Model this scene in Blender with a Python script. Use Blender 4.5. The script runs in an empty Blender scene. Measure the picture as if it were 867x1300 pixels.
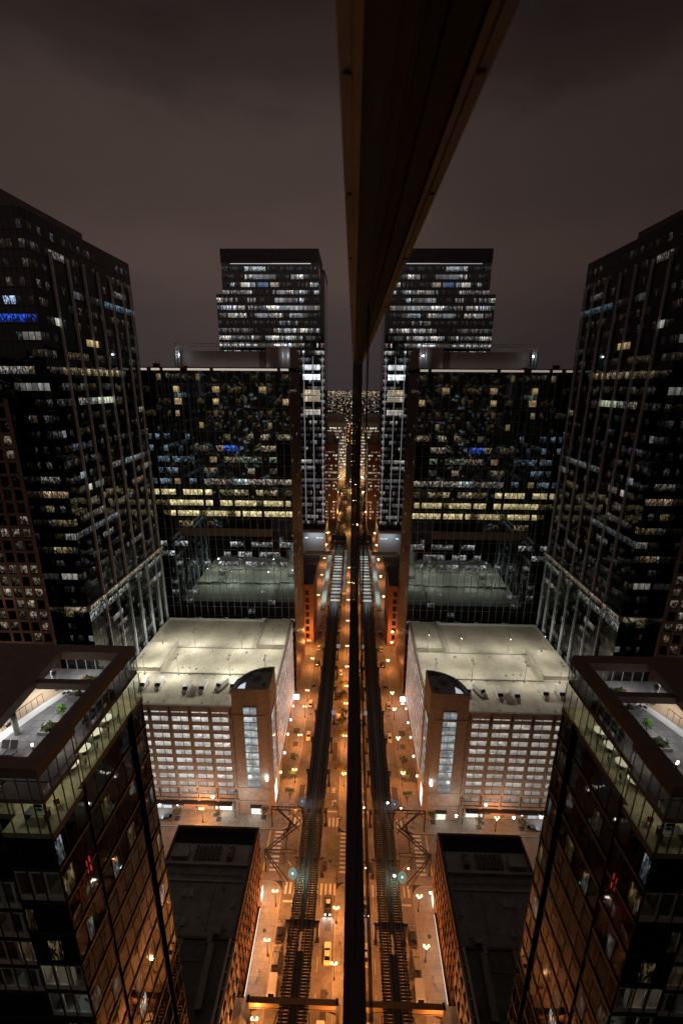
import bpy, math, random
from mathutils import Vector, Matrix
R = random.Random(11)
S = bpy.context.scene
COL = S.collection
rad = math.radians

# ------------------------------------------------------------------ scene, camera, sky
S.render.engine = 'CYCLES'
S.cycles.use_denoising = True
try: S.cycles.denoiser = 'OPENIMAGEDENOISE'
except Exception: pass
S.cycles.max_bounces = 7; S.cycles.diffuse_bounces = 2; S.cycles.glossy_bounces = 5
S.cycles.transmission_bounces = 6; S.cycles.transparent_max_bounces = 12
S.cycles.sample_clamp_indirect = 4.0
S.cycles.caustics_reflective = False; S.cycles.caustics_refractive = False
S.cycles.use_light_tree = True
vs = S.view_settings
vs.view_transform = 'Standard'; vs.look = 'None'; vs.gamma = 1.0; vs.use_curve_mapping = False
vs.exposure = 0.0

EYE = 140.0                       # the window is on a high floor
cd = bpy.data.cameras.new('camera'); cam = bpy.data.objects.new('camera', cd); COL.objects.link(cam)
rt = Vector((0.99962085, 0.02680081, 0.00631494)); up = Vector((-0.0135739, 0.28011169, 0.95987144)); fw = Vector((-0.02395644, 0.95959322, -0.28036928))
m = Matrix((rt, up, -fw)).transposed().to_4x4(); m.translation = (0, 0, EYE)
cam.matrix_world = m
cd.sensor_fit = 'VERTICAL'; cd.sensor_height = 36.0; cd.sensor_width = 24.0; cd.lens = 15.3685
cd.dof.use_dof = True; cd.dof.focus_distance = 110; cd.dof.aperture_fstop = 5.0; cd.clip_start = 0.01; cd.clip_end = 12000
S.camera = cam

def lin(r, g, b):
    f = lambda c: (c/255/12.92 if c/255 <= .04045 else ((c/255+.055)/1.055)**2.4)
    return (f(r), f(g), f(b))

W = bpy.data.worlds.new('World'); S.world = W; W.use_nodes = True
nt = W.node_tree; nt.nodes.clear()
def nn(t, ty, **kw):
    n = t.nodes.new(ty)
    for k, v in kw.items(): setattr(n, k, v)
    return n
o = nn(nt, 'ShaderNodeOutputWorld'); bg = nn(nt, 'ShaderNodeBackground'); bg2 = nn(nt, 'ShaderNodeBackground'); ad = nn(nt, 'ShaderNodeAddShader')
tc = nn(nt, 'ShaderNodeTexCoord'); sp = nn(nt, 'ShaderNodeSeparateXYZ'); rp = nn(nt, 'ShaderNodeValToRGB')
nt.links.new(tc.outputs['Generated'], sp.inputs[0]); 
nz = nn(nt, 'ShaderNodeTexNoise'); nz.inputs['Scale'].default_value = 2.6; nz.inputs['Detail'].default_value = 5; nz.inputs['Roughness'].default_value = .55
mp = nn(nt, 'ShaderNodeMapping'); mp.inputs['Scale'].default_value = (1, 1, 3.2)
nt.links.new(tc.outputs['Generated'], mp.inputs[0]); nt.links.new(mp.outputs[0], nz.inputs[0])
mr = nn(nt, 'ShaderNodeMapRange'); mr.inputs[1].default_value = .3; mr.inputs[2].default_value = .7; mr.inputs[3].default_value = -.045; mr.inputs[4].default_value = .045
nt.links.new(nz.outputs['Fac'], mr.inputs[0])
ma = nn(nt, 'ShaderNodeMath', operation='ADD'); nt.links.new(sp.outputs[2], ma.inputs[0]); nt.links.new(mr.outputs[0], ma.inputs[1])
nt.links.new(ma.outputs[0], rp.inputs[0])
cr = rp.color_ramp; cr.interpolation = 'EASE'
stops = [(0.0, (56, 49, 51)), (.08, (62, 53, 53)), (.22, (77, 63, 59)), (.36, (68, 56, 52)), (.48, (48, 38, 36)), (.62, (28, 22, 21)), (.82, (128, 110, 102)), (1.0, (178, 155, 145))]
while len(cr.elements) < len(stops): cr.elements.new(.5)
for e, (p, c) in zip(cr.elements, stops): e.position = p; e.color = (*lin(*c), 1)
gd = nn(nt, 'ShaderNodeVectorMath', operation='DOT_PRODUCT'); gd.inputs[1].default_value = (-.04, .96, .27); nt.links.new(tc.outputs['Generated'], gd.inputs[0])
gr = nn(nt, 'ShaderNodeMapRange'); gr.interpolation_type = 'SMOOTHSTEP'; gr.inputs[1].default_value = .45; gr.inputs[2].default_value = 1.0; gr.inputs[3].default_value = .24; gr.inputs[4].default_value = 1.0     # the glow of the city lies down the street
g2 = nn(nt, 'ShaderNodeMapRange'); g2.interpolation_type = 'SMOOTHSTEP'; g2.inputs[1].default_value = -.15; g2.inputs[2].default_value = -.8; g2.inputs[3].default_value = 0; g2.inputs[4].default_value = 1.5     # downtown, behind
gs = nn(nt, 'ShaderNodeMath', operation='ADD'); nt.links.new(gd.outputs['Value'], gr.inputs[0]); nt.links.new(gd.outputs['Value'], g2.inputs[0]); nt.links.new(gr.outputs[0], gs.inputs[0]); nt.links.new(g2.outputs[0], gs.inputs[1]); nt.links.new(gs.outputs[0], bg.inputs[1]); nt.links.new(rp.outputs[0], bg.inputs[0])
sky = nn(nt, 'ShaderNodeTexSky'); sky.sky_type = 'NISHITA'; sky.sun_disc = False; sky.sun_elevation = rad(-6); sky.sun_rotation = rad(200)
nt.links.new(sky.outputs[0], bg2.inputs[0]); bg2.inputs[1].default_value = .05
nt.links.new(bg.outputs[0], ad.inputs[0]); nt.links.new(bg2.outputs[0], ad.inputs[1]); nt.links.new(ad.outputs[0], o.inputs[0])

# ------------------------------------------------------------------ mesh collector
class MB:
    def __init__(s): s.v = []; s.f = []; s.uv = []; s.c = []; s.hasuv = False
    def quad(s, a, b, c, d, uv=None, col=None):
        i = len(s.v); s.v += [Vector(a), Vector(b), Vector(c), Vector(d)]; s.f.append((i, i+1, i+2, i+3))
        if uv: s.hasuv = True
        s.uv.append(uv or ((0,0),(1,0),(1,1),(0,1))); s.c.append(col or (1,1,1)); return s
    def face(s, pts):
        i = len(s.v); s.v += [Vector(p) for p in pts]; s.f.append(tuple(range(i, i+len(pts)))); s.uv.append([(0,0)]*len(pts)); s.c.append((1,1,1)); return s
    def idx(s, pts, faces):
        i = len(s.v); s.v += [Vector(p) for p in pts]
        for f in faces: s.f.append(tuple(i+k for k in f)); s.uv.append([(0,0)]*len(f)); s.c.append((1,1,1))
        return s
    def box(s, x0, x1, y0, y1, z0, z1):
        p = [(x0,y0,z0),(x1,y0,z0),(x1,y1,z0),(x0,y1,z0),(x0,y0,z1),(x1,y0,z1),(x1,y1,z1),(x0,y1,z1)]
        return s.idx(p, [(0,3,2,1),(4,5,6,7),(0,1,5,4),(1,2,6,5),(2,3,7,6),(3,0,4,7)])
    def obox(s, c, hx, hy, hz, a=0.0):          # box turned about z
        ca, sa = math.cos(a), math.sin(a); p = []
        for z in (-hz, hz):
            for x, y in ((-hx,-hy),(hx,-hy),(hx,hy),(-hx,hy)): p.append((c[0]+x*ca-y*sa, c[1]+x*sa+y*ca, c[2]+z))
        return s.idx(p, [(0,3,2,1),(4,5,6,7),(0,1,5,4),(1,2,6,5),(2,3,7,6),(3,0,4,7)])
    def bar(s, a, b, w, h=None):                # rectangular bar from a to b
        a, b = Vector(a), Vector(b); h = h or w; d = (b-a).normalized()
        u = d.cross(Vector((0,0,1))); u = u.normalized() if u.length > 1e-4 else Vector((1,0,0)); n = u.cross(d)
        p = []
        for q in (a, b):
            for x, y in ((-1,-1),(1,-1),(1,1),(-1,1)): p.append(q+u*x*w/2+n*y*h/2)
        return s.idx(p, [(0,3,2,1),(4,5,6,7),(0,1,5,4),(1,2,6,5),(2,3,7,6),(3,0,4,7)])
    def cyl(s, a, b, r0, r1=None, n=10):
        a, b = Vector(a), Vector(b); r1 = r0 if r1 is None else r1; d = (b-a).normalized()
        u = d.cross(Vector((0,0,1))); u = u.normalized() if u.length > 1e-4 else Vector((1,0,0)); w = d.cross(u); p = []
        for q, r in ((a, r0), (b, r1)):
            for k in range(n): t = 2*math.pi*k/n; p.append(q+(u*math.cos(t)+w*math.sin(t))*r)
        return s.idx(p, [(k, (k+1)%n, n+(k+1)%n, n+k) for k in range(n)]+[tuple(range(n-1,-1,-1)), tuple(range(n, 2*n))])
    def ball(s, c, r, n=8, mm=6, sz=1.0):
        p = [(c[0], c[1], c[2]-r*sz)]; f = []
        for j in range(1, mm):
            t = math.pi*j/mm
            for k in range(n): a = 2*math.pi*k/n; p.append((c[0]+r*math.sin(t)*math.cos(a), c[1]+r*math.sin(t)*math.sin(a), c[2]-r*sz*math.cos(t)))
        p.append((c[0], c[1], c[2]+r*sz)); L = len(p)-1
        for k in range(n): f.append((0, 1+(k+1)%n, 1+k)); f.append((L, L-n+k, L-n+(k+1)%n))
        for j in range(mm-2):
            for k in range(n): f.append((1+j*n+k, 1+j*n+(k+1)%n, 1+(j+1)*n+(k+1)%n, 1+(j+1)*n+k))
        return s.idx(p, f)
    def prism(s, poly, z0, z1):                 # outline in plan (counter-clockwise)
        n = len(poly); p = [(x,y,z0) for x,y in poly]+[(x,y,z1) for x,y in poly]
        return s.idx(p, [tuple(range(n-1,-1,-1)), tuple(range(n,2*n))]+[(k,(k+1)%n,n+(k+1)%n,n+k) for k in range(n)])
    def build(s, name, mat, parent=None, org=None, smooth=False):
        rt = parent
        while rt is not None and rt.parent is not None: rt = rt.parent
        base = Vector(rt['_o']) if rt is not None else Vector(org or (0,0,0))
        me = bpy.data.meshes.new(name); me.from_pydata([v-base for v in s.v], [], s.f)
        if s.hasuv:
            ul = me.uv_layers.new(name='UVMap'); i = 0
            for q in s.uv:
                for w in q: ul.data[i].uv = w; i += 1
            at = me.attributes.new('lit', 'FLOAT_COLOR', 'CORNER'); i = 0
            for f, c in zip(s.f, s.c):
                for _ in f: at.data[i].color = (*c, 1); i += 1
        me.materials.append(mat)
        if smooth:
            for p in me.polygons: p.use_smooth = True
        ob = bpy.data.objects.new(name, me); COL.objects.link(ob)
        if parent is not None: ob.parent = parent
        else: ob.location = base
        return ob

def tag(o, label, cat, group=None, kind=None):
    if label: o['label'] = label
    if cat: o['category'] = cat
    if group: o['group'] = group
    if kind: o['kind'] = kind
    return o
def thing(name, label, cat, loc=(0,0,0), group=None):
    o = bpy.data.objects.new(name, None); COL.objects.link(o); o.location = loc; o['_o'] = tuple(loc); o.empty_display_size = .5
    return tag(o, label, cat, group)
def struct(name, mb, mat, kind='structure'):
    o = mb.build(name, mat); o['kind'] = kind; return o
KIDS = {}
def copy_tree(o, loc, rz=None, label=None):
    c = o.copy(); COL.objects.link(c); c.location = loc
    if rz is not None: c.rotation_euler.z = rz
    if label: c['label'] = label
    for ch in [x for x in S.objects if x.parent == o]:
        d = ch.copy(); COL.objects.link(d); d.parent = c
        for g in [x for x in S.objects if x.parent == ch]:
            e = g.copy(); COL.objects.link(e); e.parent = d
    return c
def lamp(name, kind, loc, power, colr, parent=None, radius=.15, size=None, rot=None):
    d = bpy.data.lights.new(name, kind); d.energy = power; d.color = colr
    if kind == 'AREA': d.shape = 'RECTANGLE'; d.size, d.size_y = size
    else: d.shadow_soft_size = radius
    if kind == 'SPOT': d.spot_size = rad(150); d.spot_blend = .6
    ob = bpy.data.objects.new(name, d); COL.objects.link(ob)
    if parent is not None:
        ob.parent = parent; ob.location = Vector(loc)-Vector(parent['_o'])
    else: ob.location = loc
    if rot: ob.rotation_euler = rot
    return ob

# ------------------------------------------------------------------ materials
def mat0(name):
    m = bpy.data.materials.new(name); m.use_nodes = True; t = m.node_tree; t.nodes.clear()
    o = nn(t, 'ShaderNodeOutputMaterial'); p = nn(t, 'ShaderNodeBsdfPrincipled'); t.links.new(p.outputs[0], o.inputs[0])
    return m, t, p, o
def solid(name, c, rough=.7, metal=0.0, var=.18, scale=1.5, bump=0.0, spec=.4, stretch=(1,1,1), grime=.0):
    m, t, p, o = mat0(name)
    p.inputs['Roughness'].default_value = rough; p.inputs['Metallic'].default_value = metal; p.inputs['Specular IOR Level'].default_value = spec
    tc = nn(t, 'ShaderNodeNewGeometry'); mp = nn(t, 'ShaderNodeMapping'); mp.inputs['Scale'].default_value = stretch
    t.links.new(tc.outputs['Position'], mp.inputs[0])
    nz = nn(t, 'ShaderNodeTexNoise'); nz.inputs['Scale'].default_value = scale; nz.inputs['Detail'].default_value = 6; nz.inputs['Roughness'].default_value = .65
    t.links.new(mp.outputs[0], nz.inputs[0])
    r = nn(t, 'ShaderNodeMapRange'); r.inputs[1].default_value = .25; r.inputs[2].default_value = .75; r.inputs[3].default_value = 1-var; r.inputs[4].default_value = 1+var
    t.links.new(nz.outputs['Fac'], r.inputs[0])
    mx = nn(t, 'ShaderNodeVectorMath', operation='SCALE'); mx.inputs[0].default_value = c; t.links.new(r.outputs[0], mx.inputs['Scale'])
    last = mx.outputs[0]
    if grime:
        n2 = nn(t, 'ShaderNodeTexNoise'); n2.inputs['Scale'].default_value = scale*.12; n2.inputs['Detail'].default_value = 8; n2.inputs['Roughness'].default_value = .7
        t.links.new(mp.outputs[0], n2.inputs[0])
        r2 = nn(t, 'ShaderNodeMapRange'); r2.inputs[1].default_value = .35; r2.inputs[2].default_value = .62; r2.inputs[3].default_value = 1-grime; r2.inputs[4].default_value = 1
        t.links.new(n2.outputs['Fac'], r2.inputs[0])
        m2 = nn(t, 'ShaderNodeVectorMath', operation='SCALE'); t.links.new(last, m2.inputs[0]); t.links.new(r2.outputs[0], m2.inputs['Scale']); last = m2.outputs[0]
    t.links.new(last, p.inputs['Base Color'])
    if bump:
        b = nn(t, 'ShaderNodeBump'); b.inputs['Strength'].default_value = bump; b.inputs['Distance'].default_value = .05
        t.links.new(nz.outputs['Fac'], b.inputs['Height']); t.links.new(b.outputs[0], p.inputs['Normal'])
    return m
def brickmat(name, c1, c2, mortar, bw, bh, ms=.02, rough=.8, axis='xz'):
    m, t, p, o = mat0(name); p.inputs['Roughness'].default_value = rough
    g = nn(t, 'ShaderNodeNewGeometry'); s = nn(t, 'ShaderNodeSeparateXYZ'); c = nn(t, 'ShaderNodeCombineXYZ')
    t.links.new(g.outputs['Position'], s.inputs[0])
    if axis == 'xy': t.links.new(s.outputs[0], c.inputs[0]); t.links.new(s.outputs[1], c.inputs[1])
    else:
        a = nn(t, 'ShaderNodeMath', operation='ADD'); t.links.new(s.outputs[0], a.inputs[0]); t.links.new(s.outputs[1], a.inputs[1])
        t.links.new(a.outputs[0], c.inputs[0]); t.links.new(s.outputs[2], c.inputs[1])
    b = nn(t, 'ShaderNodeTexBrick'); b.inputs['Scale'].default_value = 1; b.inputs['Brick Width'].default_value = bw; b.inputs['Row Height'].default_value = bh; b.inputs['Mortar Size'].default_value = ms
    b.inputs['Color1'].default_value = (*c1, 1); b.inputs['Color2'].default_value = (*c2, 1); b.inputs['Mortar'].default_value = (*mortar, 1)
    t.links.new(c.outputs[0], b.inputs[0])
    nz = nn(t, 'ShaderNodeTexNoise'); nz.inputs['Scale'].default_value = .7; nz.inputs['Detail'].default_value = 7; nz.inputs['Roughness'].default_value = .7
    t.links.new(g.outputs['Position'], nz.inputs[0])
    r = nn(t, 'ShaderNodeMapRange'); r.inputs[1].default_value = .3; r.inputs[2].default_value = .7; r.inputs[3].default_value = .7; r.inputs[4].default_value = 1.2
    t.links.new(nz.outputs['Fac'], r.inputs[0])
    mx = nn(t, 'ShaderNodeVectorMath', operation='SCALE'); t.links.new(b.outputs[0], mx.inputs[0]); t.links.new(r.outputs[0], mx.inputs['Scale']); t.links.new(mx.outputs[0], p.inputs['Base Color'])
    return m
def glassmat(name, base, ior, pitch, wob=.012, rough=.03, tint=(1,1,1)):
    """dark coated curtain-wall glass; each pane sits a hair out of true"""
    m, t, p, o = mat0(name)
    p.inputs['Base Color'].default_value = (*base, 1); p.inputs['Roughness'].default_value = rough; p.inputs['IOR'].default_value = ior; p.inputs['Specular Tint'].default_value = (*tint, 1)
    g = nn(t, 'ShaderNodeNewGeometry')
    d = nn(t, 'ShaderNodeVectorMath', operation='DIVIDE'); d.inputs[1].default_value = pitch; t.links.new(g.outputs['Position'], d.inputs[0])
    a = nn(t, 'ShaderNodeVectorMath', operation='ADD'); a.inputs[1].default_value = (.37,.37,.37); t.links.new(d.outputs[0], a.inputs[0])
    fl = nn(t, 'ShaderNodeVectorMath', operation='FLOOR'); t.links.new(a.outputs[0], fl.inputs[0])
    wn = nn(t, 'ShaderNodeTexWhiteNoise'); wn.noise_dimensions = '3D'; t.links.new(fl.outputs[0], wn.inputs[0])
    s = nn(t, 'ShaderNodeVectorMath', operation='SUBTRACT'); s.inputs[1].default_value = (.5,.5,.5); t.links.new(wn.outputs['Color'], s.inputs[0])
    k = nn(t, 'ShaderNodeVectorMath', operation='SCALE'); k.inputs['Scale'].default_value = wob; t.links.new(s.outputs[0], k.inputs[0])
    nz = nn(t, 'ShaderNodeTexNoise'); nz.inputs['Scale'].default_value = .45; nz.inputs['Detail'].default_value = 1; t.links.new(g.outputs['Position'], nz.inputs[0])
    s2 = nn(t, 'ShaderNodeVectorMath', operation='SUBTRACT'); s2.inputs[1].default_value = (.5,.5,.5); t.links.new(nz.outputs['Color'], s2.inputs[0])
    k2 = nn(t, 'ShaderNodeVectorMath', operation='SCALE'); k2.inputs['Scale'].default_value = wob*1.6; t.links.new(s2.outputs[0], k2.inputs[0])
    ad = nn(t, 'ShaderNodeVectorMath', operation='ADD'); t.links.new(g.outputs['Normal'], ad.inputs[0]); t.links.new(k.outputs[0], ad.inputs[1])
    ad2 = nn(t, 'ShaderNodeVectorMath', operation='ADD'); t.links.new(ad.outputs[0], ad2.inputs[0]); t.links.new(k2.outputs[0], ad2.inputs[1])
    no = nn(t, 'ShaderNodeVectorMath', operation='NORMALIZE'); t.links.new(ad2.outputs[0], no.inputs[0]); t.links.new(no.outputs[0], p.inputs['Normal'])
    return m
def emit(name, c, st, base=.1, sample=False):
    m, t, p, o = mat0(name); p.inputs['Base Color'].default_value = (base,base,base,1); p.inputs['Emission Color'].default_value = (*c,1); p.inputs['Emission Strength'].default_value = st
    m.cycles.emission_sampling = 'AUTO' if sample else 'NONE'
    return m
def clearglass(name, tint=(.9,.93,.92), f=1.0):
    m = bpy.data.materials.new(name); m.use_nodes = True; t = m.node_tree; t.nodes.clear()
    o = nn(t, 'ShaderNodeOutputMaterial'); mx = nn(t, 'ShaderNodeMixShader'); tr = nn(t, 'ShaderNodeBsdfTransparent'); gl = nn(t, 'ShaderNodeBsdfGlossy'); fr = nn(t, 'ShaderNodeMath', operation='MULTIPLY_ADD')
    tr.inputs[0].default_value = (*tint,1); gl.inputs['Roughness'].default_value = .02; 
    ge = nn(t, 'ShaderNodeNewGeometry'); dt = nn(t, 'ShaderNodeVectorMath', operation='DOT_PRODUCT'); t.links.new(ge.outputs['Normal'], dt.inputs[0]); t.links.new(ge.outputs['Incoming'], dt.inputs[1])
    ab = nn(t, 'ShaderNodeMath', operation='ABSOLUTE'); t.links.new(dt.outputs['Value'], ab.inputs[0]); iv = nn(t, 'ShaderNodeMath', operation='SUBTRACT'); iv.inputs[0].default_value = 1; t.links.new(ab.outputs[0], iv.inputs[1])
    pw = nn(t, 'ShaderNodeMath', operation='POWER'); pw.inputs[1].default_value = 5; t.links.new(iv.outputs[0], pw.inputs[0]); t.links.new(pw.outputs[0], fr.inputs[0]); fr.inputs[1].default_value = .95; fr.inputs[2].default_value = .045
    t.links.new(fr.outputs[0], mx.inputs[0]); t.links.new(tr.outputs[0], mx.inputs[1]); t.links.new(gl.outputs[0], mx.inputs[2]); t.links.new(mx.outputs[0], o.inputs[0])
    return m
def roommat(name, sx=5.0, sy=3.0, contrast=1.0, rough=.06):
    """a lit room behind glass: ceiling fittings, furniture and partitions as uneven light, tinted by the window's own colour"""
    m, t, p, o = mat0(name); p.inputs['Base Color'].default_value = (.01,.01,.01,1); p.inputs['Roughness'].default_value = rough
    uv = nn(t, 'ShaderNodeUVMap'); at = nn(t, 'ShaderNodeAttribute'); at.attribute_name = 'lit'
    mp = nn(t, 'ShaderNodeMapping'); mp.inputs['Scale'].default_value = (sx, sy, 1); t.links.new(uv.outputs[0], mp.inputs[0])
    vo = nn(t, 'ShaderNodeTexVoronoi'); vo.distance = 'CHEBYCHEV'; vo.inputs['Scale'].default_value = 1; t.links.new(mp.outputs[0], vo.inputs[0])
    bw = nn(t, 'ShaderNodeSeparateColor'); t.links.new(vo.outputs['Color'], bw.inputs[0])
    pw = nn(t, 'ShaderNodeMath', operation='POWER'); pw.inputs[1].default_value = 2.6; t.links.new(bw.outputs[0], pw.inputs[0])
    r = nn(t, 'ShaderNodeMapRange'); r.inputs[1].default_value = 0; r.inputs[2].default_value = 1; r.inputs[3].default_value = 1-.93*contrast; r.inputs[4].default_value = 1+1.3*contrast
    t.links.new(pw.outputs[0], r.inputs[0])
    nz = nn(t, 'ShaderNodeTexNoise'); nz.inputs['Scale'].default_value = 2.2; nz.inputs['Detail'].default_value = 4; t.links.new(mp.outputs[0], nz.inputs[0])
    r2 = nn(t, 'ShaderNodeMapRange'); r2.inputs[1].default_value = .3; r2.inputs[2].default_value = .65; r2.inputs[3].default_value = 1-.6*contrast; r2.inputs[4].default_value = 1.15
    t.links.new(nz.outputs['Fac'], r2.inputs[0])
    mu = nn(t, 'ShaderNodeMath', operation='MULTIPLY'); t.links.new(r.outputs[0], mu.inputs[0]); t.links.new(r2.outputs[0], mu.inputs[1])
    se = nn(t, 'ShaderNodeSeparateXYZ'); t.links.new(uv.outputs[0], se.inputs[0]); fc = nn(t, 'ShaderNodeMath', operation='FRACT'); t.links.new(se.outputs[1], fc.inputs[0])
    r3 = nn(t, 'ShaderNodeMapRange'); r3.interpolation_type = 'SMOOTHSTEP'; r3.inputs[1].default_value = .15; r3.inputs[2].default_value = .8; r3.inputs[3].default_value = 1-.65*contrast; r3.inputs[4].default_value = 1+.2*contrast; t.links.new(fc.outputs[0], r3.inputs[0])
    m3 = nn(t, 'ShaderNodeMath', operation='MULTIPLY'); t.links.new(mu.outputs[0], m3.inputs[0]); t.links.new(r3.outputs[0], m3.inputs[1]); mu = m3
    sc = nn(t, 'ShaderNodeVectorMath', operation='SCALE'); t.links.new(at.outputs['Color'], sc.inputs[0]); t.links.new(mu.outputs[0], sc.inputs['Scale'])
    t.links.new(sc.outputs[0], p.inputs['Emission Color']); p.inputs['Emission Strength'].default_value = 1
    m.cycles.emission_sampling = 'NONE'
    return m

M = dict(
 asphalt=solid('asphalt', (.20,.18,.165), .75, var=.28, scale=1.2, grime=.5),
 walk=brickmat('pavement slabs', (.25,.23,.205), (.21,.195,.175), (.13,.12,.11), 1.5, 1.5, .03, axis='xy'),
 kerb=solid('kerb stone', (.3,.28,.25), .8),
 paint=solid('road paint', (.62,.60,.54), .6, var=.3, scale=3, grime=.3),
 yellowpaint=solid('yellow road paint', (.6,.42,.08), .6, var=.3, scale=3),
 ground=solid('dark city ground', (.035,.033,.032), .9, scale=.05),
 stone=brickmat('brown stone', (.37,.34,.315), (.34,.312,.29), (.22,.20,.185), 1.6, .8, .012, .75),
 deckconc=solid('pale deck concrete', (.60,.56,.46), .8, var=.12, scale=.9, grime=.28),
 deckline=solid('deck paint', (.7,.68,.6), .7, var=.3, scale=2),
 conc=solid('grey concrete', (.26,.25,.23), .85, scale=.8, grime=.3),
 paleconc=solid('pale concrete', (.45,.46,.42), .8, scale=.8, grime=.2),
 roof=solid('dark roof membrane', (.33,.325,.32), .85, var=.3, scale=.5, grime=.35),
 roofgrey=solid('grey roof felt', (.40,.39,.38), .85, var=.2, scale=.7, grime=.3),
 brick=brickmat('orange brick', (.33,.15,.085), (.26,.115,.07), (.14,.10,.08), .5, .2, .03),
 redbrick=brickmat('red brick', (.36,.12,.06), (.30,.10,.05), (.2,.12,.09), .5, .2, .03),
 steel=solid('dark painted steel', (.035,.03,.028), .55, .3, var=.3, scale=2),
 rail=solid('worn rail steel', (.32,.29,.27), .35, .8, scale=4),
 timber=solid('weathered sleepers', (.05,.043,.038), .85, var=.35, scale=3),
 band=roommat('lit open-plan office', 5.0, 2.4, .62), walkboard=solid('grey walkway boards', (.10,.095,.088), .8, var=.3, scale=2),
 bronze=solid('bronze frame metal', (.21,.205,.21), .7, .0, spec=.10, bump=.15, var=.25, scale=9, grime=.3, stretch=(1,.3,1)),
 shadedbronze=solid('shaded frame metal', (.045,.046,.05), .8, .0, spec=.05, var=.25, scale=9),  # darker copy of the frame metal, the inner frame's shade put into its colour
 rubber=solid('black gasket', (.012,.011,.011), .7),
 silver=solid('silver fin metal', (.70,.76,.84), .5, .3, var=.1),
 mull=solid('grey mullion', (.34,.32,.31), .5, .1, var=.1),
 darkmull=solid('dark mullion', (.055,.052,.05), .45, .4, var=.1),
 louvre=solid('brown louvre', (.14,.10,.075), .6, .2, scale=2, stretch=(8,8,.3)),
 granite=solid('polished brown granite', (.12,.08,.065), .55, 0, var=.45, scale=.9, spec=.2),
 darkedge=solid('dark slab edge', (.03,.024,.022), .5, .1),
 brownmetal=solid('brown roof frame metal', (.22,.16,.14), .6, .1, var=.2, scale=1),
 screen=solid('grey rooftop screen', (.34,.29,.27), .6, .1, var=.08, scale=.3),
 white=solid('white paint', (.75,.74,.70), .4, var=.06),
 black=solid('black plastic', (.015,.015,.015), .5),
 tyre=solid('tyre rubber', (.012,.012,.012), .85),
 carglass=glassmat('car glass', (.01,.01,.012), 1.5, (9,9,9), 0.0),
 wood=solid('orange timber deck', (.36,.15,.06), .6, var=.3, scale=3, stretch=(.4,4,1)),
 tan=solid('tan paving', (.42,.30,.19), .8, var=.15, scale=2),
 leaf=solid('leaves', (.07,.10,.03), .6, var=.5, scale=6),
 bark=solid('bark', (.09,.065,.045), .9, var=.3, scale=8),
 carpet=solid('office carpet', (.27,.25,.17), .9, var=.4, scale=1.5),
 glassD=glassmat('tower glass', (.006,.007,.008), 3.1, (3.04,3.04,4.57), .008, .03, (.72,.92,1)),
 glassE=glassmat('far tower glass', (.012,.014,.018), 1.9, (3.1,3.1,5.17), .02),
 glassF=glassmat('black tower glass', (.004,.0045,.006), 1.5, (2.4,2.4,4.2), .016),
 glassA=glassmat('terraced block glass', (.006,.005,.005), 1.85, (1.6,1.6,4.0), .005, .015, (1,.93,.86)),
 glassO=glassmat('office glass', (.01,.01,.012), 1.7, (1.5,1.5,4.0), .01),
 clear=clearglass('clear glass'),
 room=roommat('lit office', 5.6, 3.0, 1.0), blind=roommat('lit blinds', 2.0, 1.0, .45), garage=roommat('lit parking level', 3.0, 1.4, .35, .6),
 city=roommat('far lit windows', 3, 2, .9),
)
def mirror_mat():
    m, t, p, o = mat0('coated mirror glass')
    p.inputs['Base Color'].default_value = (.57,.555,.55,1); p.inputs['Metallic'].default_value = 1; p.inputs['Roughness'].default_value = 0.0
    return m
M['mirror'] = mirror_mat()

WARM = (1.0,.74,.36); COOL = (.80,.92,1.0); WHITE = (1.0,.95,.84); YEL = (1.0,.80,.36); BLUE = (.10,.22,1.0); SOD = (1.0,.47,.13)
def mul(c, k): return (c[0]*k, c[1]*k, c[2]*k)

# ------------------------------------------------------------------ curtain walls
def wall_windows(O, U, N, bw, nb, rowz, hh, lit, inset=.06, proud=.03):
    """list of (quad points, colour, material key) for the lit windows of one face; lit(r,b) -> None | (colour, key)"""
    O, U, N = Vector(O), Vector(U), Vector(N); out = []
    for r, z in enumerate(rowz):
        for b in range(nb):
            q = lit(r, b)
            if not q: continue
            c, key = q[0], q[1]
            a0, a1 = b*bw+bw*inset, (b+1)*bw-bw*inset; z0, z1 = z, z+hh
            if len(q) > 2: a1 = a0+(a1-a0)*q[2]
            P = [O+U*a+N*proud+Vector((0,0,zz)) for a, zz in ((a0,z0),(a1,z0),(a1,z1),(a0,z1))]
            if U.cross(Vector((0,0,1))).dot(N) < 0: P = [P[1],P[0],P[3],P[2]]
            u0 = b+R.random()*40; v0 = R.randint(0, 40)
            out.append((P, [(u0,v0),(u0+1,v0),(u0+1,v0+.999),(u0,v0+.999)], c, key))
    return out
def add_windows(bld, wins, cap=100, name='window', bright_first=True):
    if bright_first: wins = sorted(wins, key=lambda w: -sum(w[2]))
    for P, uv, c, key in wins[:cap]:
        mb = MB(); mb.quad(*P, uv=uv, col=c); mb.build(name, M[key], bld)
    rest = {}
    for P, uv, c, key in wins[cap:]: rest.setdefault(key, MB()).quad(*P, uv=uv, col=c)
    for key, mb in rest.items():
        o = mb.build('dimmer_windows', M[key], bld); o['kind'] = 'stuff'
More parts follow.
